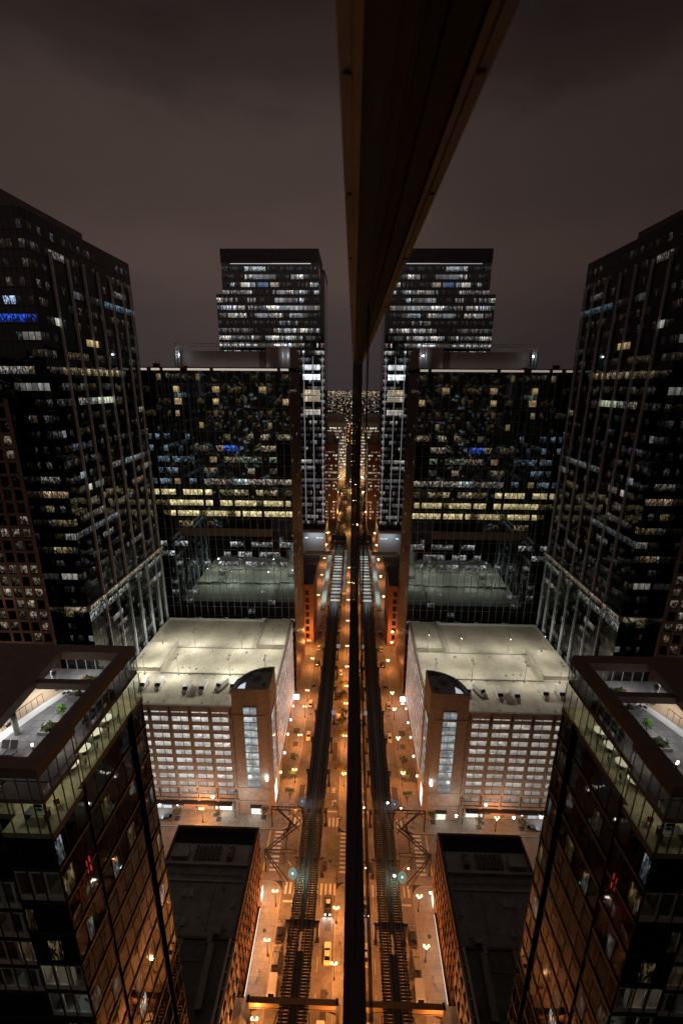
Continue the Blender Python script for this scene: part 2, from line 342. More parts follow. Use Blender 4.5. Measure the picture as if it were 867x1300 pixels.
def grid(mb, O, U, N, bw, nb, z0, z1, rowz, wv=.10, wh=.14, dv=.14, dh=.10, vert=True):
    O, U, N = Vector(O), Vector(U), Vector(N)
    def slab(a0, a1, d, za, zb):
        P = [O+U*a+N*e+Vector((0,0,z)) for z in (za, zb) for a, e in ((a0,.012),(a1,.012),(a1,d),(a0,d))]
        mb.idx(P, [(0,3,2,1),(4,5,6,7),(0,1,5,4),(1,2,6,5),(2,3,7,6),(3,0,4,7)])
    if vert:
        for b in range(nb+1): slab(b*bw-wv/2, b*bw+wv/2, dv, z0, z1)
    for z in rowz: slab(0, nb*bw, dh, z-wh/2, z+wh/2)
# ================================================================== the window the picture is taken from
WX = 0.056
win = thing('office_window', 'tall mirror-coated office window in a bronze frame, reflecting the whole street', 'window', (WX, 3.0, EYE-3.66))
mb = MB(); mb.box(WX, WX+.024, -1.0, 6.82, EYE-3.66, EYE+.34); mb.build('pane', M['mirror'], win)
def frame_run(prof, y0, y1):
    b = MB(); n = len(prof)
    p = [(x, y0, z) for x, z in prof]+[(x, y1, z) for x, z in prof]
    b.idx(p, [(k, (k+1) % n, n+(k+1) % n, n+k) for k in range(n)]+[tuple(range(n-1,-1,-1)), tuple(range(n, 2*n))]); return b
Z = EYE+.300
head = [(-.019,Z+.10),(-.019,Z),(-.0065,Z),(-.0065,Z+.004),(-.0035,Z+.004),(-.0035,Z-.001),(.0045,Z-.001),(.0045,Z+.10)]
head2 = [(.0046,Z+.10),(.0046,Z+.007),(.016,Z+.007),(.016,Z+.001),(.036,Z+.001),(.036,Z+.008),(.052,Z+.008),(.052,Z+.002),(WX-.0005,Z+.002),(WX-.0005,Z+.10)]
frame_run(head2, -1.0, 6.9).build('inner_head_frame', M['shadedbronze'], win)
hf = frame_run(head, -1.0, 6.9).build('head_frame', M['bronze'], win)
sm = MB()
for y in (.544,.834,1.217,1.914,2.6,3.4,4.3):
    sm.cyl((-.0115, y, Z-.0035), (-.0115, y, Z+.001), .0036, .0052, 12)
sm.build('screws', M['bronze'], hf)
Z2 = EYE-3.60
frame_run([(-.014,Z2-.1),(WX-.0005,Z2-.1),(WX-.0005,Z2),(.034,Z2),(.034,Z2-.006),(.012,Z2-.006),(.012,Z2),(-.014,Z2)], -1.0, 6.9).build('sill_frame', solid('dark sill metal', (.10,.075,.065), .6), win)
b = MB(); b.box(-.014, .02, 6.80, 6.88, Z2, Z); b.box(.022, WX-.001, 6.815, 6.88, Z2, Z); b.build('jamb_frame', solid('brown jamb metal', (.16,.11,.095), .7), win)
b = MB(); b.box(WX-.004, WX-.0006, 1.90, 1.912, EYE-3.59, EYE+.302); b.box(WX-.004, WX-.0006, -1.0, 1.899, EYE-1.306, EYE-1.294); b.build('gasket', M['rubber'], win)

# our own tower, round that window
own = thing('office_tower', 'dark glass tower the window belongs to, its stone base along the right pavement', 'tower', (15, 20, 0))
b = MB()
b.box(.09, 30, -60, 86, 36, EYE-3.72); b.box(.09, 30, -60, 86, EYE+.42, 190); b.box(.09, 30, 6.92, 86, EYE-3.72, EYE+.42); b.box(.09, 30, -60, -1.05, EYE-3.72, EYE+.42)
b.box(8, 29.9, -1.05, 6.92, EYE-3.72, EYE+.42); b.build('glazed_wall', M['glassO'], own)
b = MB(); b.box(.3, 30, -60, 86, 0, 36)
for k in range(25): b.box(.12, .3, -59+k*6, -57.4+k*6, 0, 36)
for z in range(5, 37, 4): b.box(.15, .3, -60, 86, z-.5, z+.5)
b.build('stone_base', M['stone'], own)
def l(r, bb):
    if R.random() < (.30 if r < 6 else .12): return (mul(R.choice((WARM, WHITE, YEL)), R.uniform(.15, .8)), 'room')
wn = wall_windows((.09,86,37), (0,-1,0), (-1,0,0), 1.9, 60, [37.6+4*k for k in range(24)], 2.2, l)
wn = [w for w in wn if not (w[0][0].z > EYE-9 and w[0][0].y < 12 and w[0][1].y > -6)]
add_windows(own, wn)
# the block beyond the crossing, on the right
nb_ = thing('corner_block', 'plain stone office block across the junction on the right pavement', 'building', (15, 180, 0))
b = MB(); b.box(.4, 32, 110, 300, 0, 62); b.build('wall', M['stone'], nb_)
wn = wall_windows((.4,300,4), (0,-1,0), (-1,0,0), 3.8, 50, [6+4*k for k in range(13)], 2.2, lambda r, bb: (mul(WARM, R.uniform(.05,.5)), 'room') if R.random() < .35 else None, inset=.2)
add_windows(nb_, wn)

# downtown behind the window: it shows only as lights mirrored in the glass fronts
for i, (x0, x1, y0, y1, h, p) in enumerate(((-120,-60,-140,-90,150,.3),(-190,-130,-120,-60,95,.4),(-52,-26,-110,-70,118,.35),(-90,-40,-260,-200,230,.3),(-200,-120,-300,-240,190,.35),(-320,-240,-200,-120,160,.3),(-30,30,-400,-330,250,.25),(60,130,-200,-140,180,.25))):
    t = thing('downtown_tower', 'downtown tower behind the viewer, showing only as mirrored window lights in the glass fronts', 'tower', ((x0+x1)/2,(y0+y1)/2,0), 'towers behind the viewer')
    b = MB(); b.box(x0,x1,y0,y1,0,h); b.build('wall', M['conc'], t)
    n = int((x1-x0)/3.5); wn = wall_windows((x1,y1,0), (-1,0,0), (0,1,0), (x1-x0)/n, n, [3+4*k for k in range(int(h/4)-1)], 2.0, lambda r, q: (mul(R.choice((WHITE,COOL,WARM,(.7,.85,1))), R.choice((.06,.15,.35,.8))), 'city') if R.random() < p else None, inset=.12)
    n = int((y1-y0)/3.5); wn += wall_windows((x1,y0,0), (0,1,0), (1,0,0), (y1-y0)/n, n, [3+4*k for k in range(int(h/4)-1)], 2.0, lambda r, q: (mul(R.choice((WHITE,COOL,WARM)), R.choice((.06,.15,.35,.8))), 'city') if R.random() < p else None, inset=.12)
    add_windows(t, wn, 4, bright_first=False)

# ================================================================== ground, streets
b = MB(); b.quad((-9000,-3000,-.05),(9000,-3000,-.05),(9000,11000,-.05),(-9000,11000,-.05)); struct('ground', b, M['ground'])
XL, XR = -18.7, -3.2
b = MB(); b.box(XL, XR, -80, 2600, -.04, 0.0); struct('road', b, M['asphalt'])
b = MB(); b.box(-500, XL-.001, 92.4, 107.4, -.04, 0.0); b.box(XR+.001, 300, 92.4, 107.4, -.04, 0.0); struct('cross_street', b, M['asphalt'])
def corner(x0, x1, y0, y1, r, which):
    pts = []
    cs = {'ne':(x1-r,y1-r,0), 'nw':(x0+r,y1-r,90), 'sw':(x0+r,y0+r,180), 'se':(x1-r,y0+r,270)}
    full = [('sw',x0,y0),('se',x1,y0),('ne',x1,y1),('nw',x0,y1)]
    for k, x, y in full:
        if k == which:
            cx, cy, a0 = cs[k]
            for i in range(7): t = rad(a0+i*15); pts.append((cx+r*math.cos(t), cy+r*math.sin(t)))
        else: pts.append((x, y))
    return pts
b = MB()
b.prism(corner(-26, XL-.25, -80, 92.0, 3.2, 'ne'), 0, .14); b.prism(corner(-26, XL-.25, 107.8, 700, 3.2, 'se'), 0, .14)
b.prism(corner(XR+.25, .6, -80, 92.0, 3.0, 'nw'), 0, .14); b.prism(corner(XR+.25, .6, 107.8, 700, 3.0, 'sw'), 0, .14)
b.box(-400, -26.01, 107.8, 114, 0, .14); b.box(-400, -26.01, 88, 92.0, 0, .14)
struct('pavement', b, M['walk'])
b = MB()
b.prism(corner(-26.2, XL, -80, 92.25, 3.4, 'ne'), 0, .125); b.prism(corner(-26.2, XL, 107.55, 700, 3.4, 'se'), 0, .125)
b.prism(corner(XR, .7, -80, 92.25, 3.2, 'nw'), 0, .125); b.prism(corner(XR, .7, 107.55, 700, 3.2, 'sw'), 0, .125)
b.box(-400, -26.3, 107.55, 108.2, 0, .125); b.box(-400, -26.3, 91.6, 92.25, 0, .125)
struct('kerb', b, M['kerb'])
b = MB()
def rect(x0, x1, y0, y1, z=.006): b.quad((x0,y0,z),(x1,y0,z),(x1,y1,z),(x0,y1,z))
y = 95.0
while y < 107: rect(-23.4, -20.9, y, y+.62); rect(-2.3, -.3, y, y+.62, .0065); y += 1.28
x = XL+.8
while x < XR-.6:
    rect(x, x+.62, 89.0, 92.0); rect(x, x+.62, 109.2, 112.2); x += 1.28
rect(-9.5, -3.7, 114.2, 114.75); rect(-18, -12.6, 86.9, 87.4)
# turn arrow and a painted box for a lane symbol
rect(-5.55, -5.25, 116.4, 118.6); rect(-5.55, -4.6, 118.3, 118.62, .0075); b.face([(-4.7,117.9,.0075),(-4.7,119.0,.0075),(-4.0,118.45,.0075)][::-1])
rect(-5.9, -5.75, 121.6, 123.6); rect(-4.75, -4.6, 121.6, 123.6); rect(-5.75, -4.75, 121.6, 121.8); rect(-5.75, -4.75, 123.4, 123.6); rect(-5.5,-5.0,122.1,123.1)
for k in range(80):
    if not (86 < 30+k*7 < 120): rect(-7.25, -7.13, 30+k*7, 33+k*7); rect(-15.4, -15.28, 30+k*7, 33+k*7)
struct('road_markings', b, M['paint'])
b = MB()
b.quad((-25.3,95,.006),(-24.9,95,.006),(-24.9,107.2,.006),(-25.3,107.2,.006)); b.quad((-11.2,30,.006),(-11.0,30,.006),(-11.0,88,.006),(-11.2,88,.006)); struct('yellow_markings', b, M['yellowpaint'])
b = MB()
for x, y, r in ((-5.2,98.3,.5),(-6.9,96.1,.9),(-4.5,68,.4),(-9.4,100,.4),(-5.6,77,.45),(-16,101,.45),(-21.8,80,.5),(-22.3,136,.5),(-5,132,.45),(-17,160,.5)):
    z = .008 if XL < x < XR else .148
    b.face([(x+r*math.cos(t*math.pi/6), y+r*math.sin(t*math.pi/6), z) for t in range(12)])
struct('manhole_covers', b, M['steel'])
b = MB()
for x, y, w, h in ((-5.2,66,1.5,5.5),(-7,97.5,1.6,1.6),(-5,84,1.6,7),(-22,150,2.6,3),(-21.5,143,2,2.4),(-16.5,120,2,9),(-5.4,140,1.8,9)):
    z = .004 if XL < x < XR else .145
    b.quad((x-w/2,y-h/2,z),(x+w/2,y-h/2,z),(x+w/2,y+h/2,z),(x-w/2,y+h/2,z))
struct('asphalt_patches', b, solid('dark asphalt patch', (.05,.043,.038), .7, var=.3, scale=2))

# ================================================================== terraced glass block, near left
A = thing('terraced_block', 'brown-framed glass block with an open roof terrace, nearest on the left', 'building', (-40, 35, 0))
XA = -25.0
BAYS = [(26.7, 30.9, XA+.45), (31.9, 39.9, XA), (40.9, 43.3, XA+.15)]       # projecting bays with dark slots between them
b = MB()
NEAR_ROOMS = {80:((.80,.90,1.0),34), 84:((1.0,.86,.70),48), 96:((1,.8,.6),5)}; LEFT_ROOMS = {80:((.75,.86,1.0),24), 84:((1.0,.70,.45),26), 88:((1,.66,.42),7), 92:((.35,.8,1.0),30)}
b.box(-60, XA-1.2, 31.61, 43.25, 0, 103.4)
for y0, y1, x in BAYS[1:]: b.box(XA-1.25, x, y0, y1, 0, 103.4)
for k in range(26):
    z = 4*k; top = 103.4 if k == 25 else z+4
    if z not in NEAR_ROOMS: b.box(-28.7, XA+.45, 26.7, 30.9, z, top)
    else: b.box(XA+.3, XA+.45, 26.7, 30.9, z, top)
    if z not in LEFT_ROOMS: b.box(-60, -28.71, 28.4, 31.6, z, top)
    else: b.box(-60, -36.01, 28.4, 31.6, z, top)
    if z in NEAR_ROOMS and z not in LEFT_ROOMS: pass
b.build('glazed_wall', M['glassA'], A)
floors = [104.0-4*k for k in range(26)]
b = MB()
for z in floors[1:]:
    for y0, y1, x in BAYS: b.box(x-.05, x+.12, y0-.06, y1+.06, z-.22, z+.12)
    b.box(-28.76, XA+.57, 26.58, 26.69, z-.22, z+.12); b.box(-60, -28.77, 28.28, 28.39, z-.22, z+.12)
    b.box(XA-1.2, XA-1.08, 30.9, 40.9, z-.15, z+.08)
b.build('slab_edges', M['darkedge'], A)
b = MB()
for y0, y1, x in BAYS:
    n = max(2, round((y1-y0)/1.6))
    for k in range(n+1): y = y0+(y1-y0)*k/n; b.box(x+.01, x+.05, y-.02, y+.02, 0, 103.4)
for x in (-28.7,-27.45,-26.2,-24.62): b.box(x-.04, x+.04, 26.61, 26.69, 0, 103.4)
for k in range(22): x = -28.9-k*1.45; b.box(x-.04, x+.04, 28.31, 28.39, 0, 103.4)
b.build('mullions', M['darkedge'], A)
wn = []
def litA(p):
    def f(r, bb):
        if R.random() < p[min(r, len(p)-1)]:
            return (mul(R.choice((WARM, WHITE, COOL, WARM)), R.choice((.03,.05,.09,.16,.35))), 'room', R.choice((1,1,.6)))
    return f
zr = [floors[k]+.35 for k in range(1, 26)]
for y0, y1, x in BAYS:
    n = max(2, round((y1-y0)/1.6))
    wn += wall_windows((x,y0,0), (0,1,0), (1,0,0), (y1-y0)/n, n, zr, 2.6, litA([.06,.35,.06,.3,.05,.2,.05,.06,.2,.06]))
wn += wall_windows((-28.7,26.7,0), (1,0,0), (0,-1,0), 1.35, 3, zr, 2.6, lambda r, q: None if floors[r+1] in NEAR_ROOMS else litA([.05,.06,.05])(r, q))
wn += wall_windows((-50,28.4,0), (1,0,0), (0,-1,0), 1.45, 14, zr, 2.6, lambda r, q: None if floors[r+1] in LEFT_ROOMS else litA([.05,.06,.05])(r, q))
add_windows(A, wn)
red = MB(); red.box(XA+.47,XA+.50,29.6,29.68,95.2,96.8); red.box(XA+.47,XA+.50,29.98,30.12,95.0,96.8); red.build('red_lamp_strip', emit('red light', (1,.05,.06), .4), A)
# lit office floor: a real room behind clear glass
b = MB(); b.box(-60, XA+.05, 28.3, 43.3, 103.42, 104.0); b.box(-28.75, XA+.5, 26.7, 28.29, 103.42, 104.0); b.box(XA+.051, XA+.5, 28.3, 30.9, 103.42, 104.0)
b.build('office_floor', M['carpet'], A)
b = MB(); b.box(-60, XA+.08, 28.3, 43.3, 107.25, 107.7); b.box(-28.8, XA+.55, 26.66, 28.29, 107.25, 107.7); b.box(XA+.081, XA+.55, 28.3, 31.2, 107.25, 107.7)
b.build('terrace_slab', M['brownmetal'], A)
b = MB(); b.box(-31.6, -31.4, 28.4, 43.2, 104, 107.25); b.box(-31.4, -29.2, 36.2, 36.35, 104, 107.25); b.build('core_wall', solid('office wall', (.45,.43,.27), .8), A)
b = MB()
for y0, y1, x in BAYS: b.box(x-.03, x, y0+.05, y1, 104.0, 107.25)
b.box(-28.7, XA+.42, 26.70, 26.73, 104.0, 107.25); b.box(-60, -28.75, 28.34, 28.37, 104, 107.25)
b.build('office_glazing', M['clear'], A)
b = MB()
for y0, y1, x in BAYS:
    n = max(2, round((y1-y0)/1.15))
    for k in range(n+1): y = y0+(y1-y0)*k/n; b.box(x+.005, x+.08, y-.035, y+.035, 104.0, 107.25)
    b.box(x-.02, x+.16, y0, y1, 103.35, 104.06)
for x in (-28.7,-27.6,-26.4,-25.4,-24.6): b.box(x-.035, x+.035, 26.62, 26.70, 104, 107.25)
for k in range(18): x = -28.9-k*1.45; b.box(x-.035, x+.035, 28.26, 28.34, 104, 107.25)
b.build('office_mullions', solid('olive window bar', (.16,.14,.08), .6), A)
# furniture of the lit floor
def round_table(x, y):
    t = thing('round_table', None, 'table', (x, y, 104)); k = MB(); k.cyl((x,y,104.68),(x,y,104.74), .62, .62, 18); k.build('tabletop', M['white'], t)
    k = MB(); k.cyl((x,y,104),(x,y,104.68), .05, .05, 8); k.cyl((x,y,104),(x,y,104.03), .3, .25, 12); k.build('pedestal', M['black'], t); return t
def chair(x, y, a, mat):
    t = thing('chair', None, 'chair', (x, y, 104)); c, s = math.cos(a), math.sin(a)
    k = MB(); k.obox((x,y,104.45), .24, .24, .03, a); k.build('seat', mat, t)
    k = MB(); k.obox((x-.24*c, y-.24*s, 104.75), .025, .23, .28, a); k.build('backrest', mat, t)
    for i, j in ((1,1),(1,-1),(-1,1),(-1,-1)):
        k = MB(); px, py = x+.2*i*c-.2*j*s, y+.2*i*s+.2*j*c; k.cyl((px,py,104),(px,py,104.43), .02, .02, 6); k.build('leg', M['black'], t)
    return t
spots = [(34.0,'third'),(36.2,'second'),(38.6,'first')]
orange = solid('orange upholstery', (.6,.22,.05), .8); slate = solid('slate upholstery', (.07,.08,.10), .8)
for i, (y, nm) in enumerate(((32.9,'nearest the corner'),(34.9,'in the middle of the row'),(37.0,'beside the far slot'),(39.0,'at the far end of the row'))):
    t = round_table(-26.6, y); t['label'] = 'round white table behind the lit office glazing, %s' % nm; t['group'] = 'round tables in the lit office'
    for a, q in ((0.3,'street side'),(2.4,'inner left side'),(4.4,'inner right side')):
        c = chair(-26.6+.95*math.cos(a), y+.95*math.sin(a), a+math.pi, slate)
        c['label'] = 'slate office chair, %s of the table %s' % (q, nm); c['group'] = 'chairs around the office tables'
c = chair(-25.6, 31.4-2.2, 2.0, orange); c['label'] = 'orange upholstered chair by the glazing of the lit floor'
for i, (x, y, nm) in enumerate(((-26.6,28.1,'in the glazed corner room'),(-30.1,31.5,'against the inner office wall'))):
    t = thing('desk', 'dark office desk %s' % nm, 'desk', (x, y, 104)); k = MB(); k.box(x-.9,x+.9,y-.4,y+.4,104.70,104.76); k.build('desktop', M['black'], t)
    for sx in (-.82,.82):
        k = MB(); k.box(x+sx-.03,x+sx+.03,y-.36,y+.36,104,104.70); k.build('leg', M['black'], t)
    k = MB(); k.box(x-.3,x+.3,y+.2,y+.24,104.85,105.2); k.box(x-.04,x+.04,y+.2,y+.24,104.76,104.85); k.build('monitor', M['black'], t)
for i, y in enumerate((29.6, 33, 36, 39, 42)):
    k = MB(); k.box(-28.6,-25.8,y-.08,y+.08,107.2,107.248); k.build('ceiling_light', emit('office light', (1,.92,.55), 3.0), A)
    lamp('office_light', 'AREA', (-27.2, y, 107.15), 64, (1,.93,.66), A, size=(2.6,1.2))
def room(x0, x1, y0, y1, z, c, e, n):
    k = MB(); za, zb = z+.13, z+3.7
    k.box(x0, x1, y0+.2, y1, z+.05, za); k.box(x0, x1, y0+.2, y1, zb, zb+.1); k.box(x0, x1, y1-.1, y1-.01, za, zb); k.box(x0, x0+.08, y0+.2, y1-.11, za, zb); k.box(x1-.08, x1, y0+.2, y1-.11, za, zb)
    xm = x0+(x1-x0)*R.uniform(.4,.65); k.box(xm-.05, xm+.05, y0+1.0, y1-.11, za, zb)
    k.build('room_lining', ROOMW, A)
    k = MB()
    for _ in range(5):
        xx = R.uniform(x0+.5, x1-.9); yy = R.uniform(y0+.6, y1-.9); h = R.choice((.45,.75,1.1,1.7)); k.box(xx, xx+R.uniform(.4,1.0), yy, yy+R.uniform(.4,.8), za+.002, za+h)
    k.build('room_furniture', R.choice((M['stone'], M['roofgrey'], M['wood'])), A)
    k = MB(); k.box(x0, x1, y0, y0+.14, z+.13, z+.75); k.box(x0, x1, y0, y0+.14, zb-.3, zb)
    for i in range(n+1): xx = x0+(x1-x0)*i/n; k.box(max(x0,xx-.09), min(x1,xx+.09), y0+.001, y0+.139, z+.75, zb-.3)
    k.build('window_frame', ROOMF, A)
    k = MB(); k.box(x0+.02, x1-.02, y0+.05, y0+.07, z+.75, zb-.3); k.build('window', M['clear'], A)
    lamp('room_light', 'POINT', ((x0+x1)/2+R.uniform(-.6,.6), y0+1.5, zb-.5), e, c, A, .15)
ROOMW = solid('room wall', (.42,.39,.35), .85, var=.1); ROOMF = solid('pale window frame', (.55,.53,.5), .6)
for z, (c, e) in NEAR_ROOMS.items(): room(-28.65, XA+.28, 26.7, 30.8, z, c, e, 3)
for z, (c, e) in LEFT_ROOMS.items(): room(-32.2, -28.75, 28.4, 31.55, z, c, e, 3); room(-36.0, -32.3, 28.4, 31.55, z, c, e*R.choice((.1,.6,1)), 3)
# roof frame over the terrace
b = MB()
b.box(-25.95, XA+.55, 26.6, 31.4, 109.9, 110.9); b.box(-25.95, XA+.12, 31.4, 43.4, 109.9, 110.9)
b.box(-60, -25.95, 42.0, 43.4, 109.9, 110.9); b.box(-60, -25.95, 26.6, 27.7, 109.9, 110.9)
b.box(-31.9, -25.95, 36.85, 37.55, 110.0, 110.75)
b.build('roof_frame', M['brownmetal'], A)
b = MB(); b.prism([(-60,27.7),(-30.9,27.7),(-32.6,42.0),(-60,42.0)], 110.0, 110.9)
b.prism([(-31.6,28.0),(-30.6,28.0),(-32.3,41.7),(-33.3,41.7)], 110.91, 111.25)
b.build('roof', M['brownmetal'], A)
b = MB(); b.box(-60, XA+.05, 28.31, 43.28, 107.705, 107.74); b.build('terrace_paving', brickmat('terrace slabs', (.30,.29,.28), (.245,.235,.23), (.13,.125,.12), .9, .9, .025, axis='xy'), A)
for i, (x, y) in enumerate(((-31.6,33.3),(-31.9,39.6),(-32.9,40.6),(-36,35),(-36,40.4))):
    k = MB(); k.cyl((x,y,107.74),(x,y,110), .24 if i != 2 else .15, None, 16); k.build('column', M['paleconc'], A, smooth=True)
b = MB(); n = 26; pin = []; pout = []
for k in range(n+1):
    t = k/n; x = -33.6+3.4*t**1.6; y = 30.2+11*t; pin.append((x-.1, y)); pout.append((x+.9, y))
for k in range(n): b.quad((*pin[k],107.752),(*pout[k],107.752),(*pout[k+1],107.752),(*pin[k+1],107.752))
b.build('curved_path', M['white'], A)
b = MB(); b.prism([(-37,29),(-33.8,29.4),(-32.2,35),(-30.6,41.2),(-37,41.2)], 107.742, 107.748); b.build('tan_paving', M['tan'], A)
b = MB()
for y0, y1, x in BAYS: b.box(x-.03, x, y0+.05, y1, 107.75, 109.88)
b.box(-28.7, XA+.42, 26.66, 26.69, 107.75, 109.88); b.box(-33, XA+.1, 43.25, 43.28, 107.75, 109.88)
b.build('terrace_screen', M['clear'], A)
b = MB()
for y0, y1, x in BAYS:
    n = max(2, round((y1-y0)/1.15))
    for k in range(n+1): y = y0+(y1-y0)*k/n; b.box(x+.005, x+.07, y-.035, y+.035, 107.72, 109.89)
for k in range(8): x = -33+k*1.12; b.box(x-.05, x+.05, 43.18, 43.24, 107.75, 109.89)
for x in (-28.7,-27.6,-26.4,-25.4,-24.6): b.box(x-.035, x+.035, 26.57, 26.65, 107.72, 109.89)
b.build('screen_posts', M['mull'], A)
for x, y, e in ((-33.5,38.6,95),(-33.5,32.5,95),(-30,41,45),(-29.2,34.6,40)): lamp('terrace_light', 'AREA', (x,y,109.85), e*1.5, (.95,.97,1.0), A, size=(1.2,3))
# things standing on the terrace
def planter(x0, x1, y0, y1, h, label, plants, mat='conc'):
    t = thing('planter', label, 'planter', ((x0+x1)/2,(y0+y1)/2,107.74)); k = MB(); k.box(x0,x1,y0,y0+.1,107.74,107.74+h); k.box(x0,x1,y1-.1,y1,107.74,107.74+h); k.box(x0,x0+.1,y0+.1,y1-.1,107.74,107.74+h); k.box(x1-.1,x1,y0+.1,y1-.1,107.74,107.74+h); k.build('trough', M[mat], t)
    k = MB(); k.box(x0+.1,x1-.1,y0+.1,y1-.1,107.745,107.74+h-.06); k.build('soil', M['bark'], t)
    if plants:
        k = MB(); leaves(k, [((x0+x1)/2+R.uniform(-.4,.4)*(x1-x0), (y0+y1)/2+R.uniform(-.4,.4)*(y1-y0), 107.74+h+.1, .22) for _ in range(plants)], 30, .07); k.build('foliage', M['leaf'], t)
    return t
def leaves(mb, blobs, n, s):
    for cx, cy, cz, r in blobs:
        for _ in range(n):
            d = Vector((R.gauss(0,1),R.gauss(0,1),R.gauss(0,1))).normalized()*r*R.random()**.45; c = Vector((cx,cy,cz))+d
            u = Vector((R.gauss(0,1),R.gauss(0,1),R.gauss(0,1))).normalized(); w = u.orthogonal().normalized(); k = s*R.uniform(.6,1.3)
            mb.quad(c-u*k-w*k*.5, c+u*k-w*k*.5, c+u*k+w*k*.5, c-u*k+w*k*.5)
planter(-29.6,-27.9,33.2,34.7,.35,'low pale planter with shrubs beside the terrace screen', 14, 'paleconc')
planter(-29.8,-27.2,38.0,38.7,.5,'narrow dark planter beyond the cross beam of the terrace', 10)
planter(-30.2,-27.4,40.7,41.6,.3,'timber-topped planter at the far end of the terrace', 12, 'wood')
t = thing('shrub', 'round bright green shrub on the terrace, in front of the cross beam', 'shrub', (-28.7,35.6,107.74))
k = MB(); leaves(k, [(-28.7,35.6,108.75,.5)], 260, .07); k.build('foliage', solid('bright leaves', (.10,.22,.03), .6, var=.4, scale=8), t)
k = MB(); k.cyl((-28.7,35.6,107.74),(-28.7,35.6,108.5), .04, .03, 6); k.build('stem', M['bark'], t)
planter(-26.1,-25.5,34.2,39.4,.45,'long dark planter of shrubs along the street-side terrace screen', 16)
planter(-30.6,-30.0,28.0,29.2,.45,'small dark planter in the near corner of the terrace', 6)
for i, (x, y, nm) in enumerate(((-27.6,32.2,'near the shrub planter'),(-30.4,39.2,'beyond the cross beam'))):
    t = thing('cafe_table', 'small round dark table on the terrace, %s' % nm, 'table', (x,y,107.74)); k = MB(); k.cyl((x,y,108.45),(x,y,108.49),.38,None,16); k.build('tabletop', M['stone'], t); k = MB(); k.cyl((x,y,107.742),(x,y,108.45),.04,None,8); k.cyl((x,y,107.742),(x,y,107.77),.25,.2,12); k.build('pedestal', M['black'], t)
    for j, (dx, dy) in enumerate(((.65,0),(-.6,.25),(0,-.65))):
        s_ = thing('stool', 'dark terrace stool at the small table %s, %s side' % (nm, ('street','inner','near')[j]), 'stool', (x+dx,y+dy,107.74), 'terrace stools'); k = MB(); k.cyl((x+dx,y+dy,108.16),(x+dx,y+dy,108.2),.19,None,12); k.build('seat', M['black'], s_)
        for a in (0,2.1,4.2): k = MB(); k.cyl((x+dx+.16*math.cos(a),y+dy+.16*math.sin(a),107.742),(x+dx+.1*math.cos(a),y+dy+.1*math.sin(a),108.16),.018,None,6); k.build('leg', M['steel'], s_)
t = thing('timber_deck', 'orange timber deck at the near corner of the terrace', 'deck', (-28.6,30,107.745)); k = MB(); k.box(-30.0,-27.3,29.3,30.7,107.746,107.80); k.build('boards', M['wood'], t)
for i, (x, nm) in enumerate(((-31.15,'left'),(-30.35,'right'))):
    t = thing('lounge_chair', 'grey lounge chair on the terrace, the %s one of the pair' % nm, 'chair', (x,31.0,107.74), 'pair of terrace lounge chairs')
    k = MB(); k.obox((x,30.9,108.05), .33, .38, .06); k.build('seat', M['roofgrey'], t); k = MB(); k.idx([(x-.33,31.2,108.1),(x+.33,31.2,108.1),(x+.33,31.55,108.75),(x-.33,31.55,108.75),(x-.33,31.28,108.06),(x+.33,31.28,108.06),(x+.33,31.63,108.72),(x-.33,31.63,108.72)], [(0,3,2,1),(4,5,6,7),(0,1,5,4),(1,2,6,5),(2,3,7,6),(3,0,4,7)]); k.build('backrest', M['roofgrey'], t)
    for sx in (-.28,.28):
        for yy in (30.6,31.2): k = MB(); k.cyl((x+sx,yy,107.74),(x+sx,yy,108.0), .025, .025, 6); k.build('leg', M['black'], t)
for i, (x, y, nm) in enumerate(((-28.6,31.3,'by the timber deck'),(-26.2,31.4,'behind the glass screen at the corner'),(-25.9,33.0,'between the screen and the low planter'),(-27.3,41.9,'at the far end of the terrace'))):
    t = thing('path_light', 'short bollard light %s' % nm, 'light', (x,y,107.74), 'terrace bollard lights')
    k = MB(); k.cyl((x,y,107.74),(x,y,108.4), .07, None, 10); k.build('post', M['black'], t); k = MB(); k.cyl((x,y,108.4),(x,y,108.62), .085, None, 10); k.build('lamp_head', emit('path light', (1,.85,.7), 9), t)
    lamp('bulb', 'POINT', (x+.25,y-.2,108.55), 10, (1,.85,.72), t, .06)
t = thing('bench', 'low timber bench at the left edge of the terrace', 'bench', (-33.4,34.4,107.74)); k = MB(); k.box(-34.3,-33.1,34.0,34.5,108.1,108.2); k.build('seat', M['stone'], t)
for x in (-34.2,-33.25): k = MB(); k.box(x,x+.1,34.05,34.45,107.752,108.1); k.build('leg', M['black'], t)
t = thing('terrace_rail', 'thin dark handrail beside the curved white path', 'railing', (-33,36,107.74)); k = MB()
for i in range(8): k.cyl((-33.3+.16*i,33.6+.6*i,107.752),(-33.3+.16*i,33.6+.6*i,108.7), .02, None, 6)
k.build('posts', M['black'], t); k = MB(); k.bar((-33.3,33.6,108.7),(-32.18,37.8,108.7), .05); k.build('top_rail', M['black'], t)

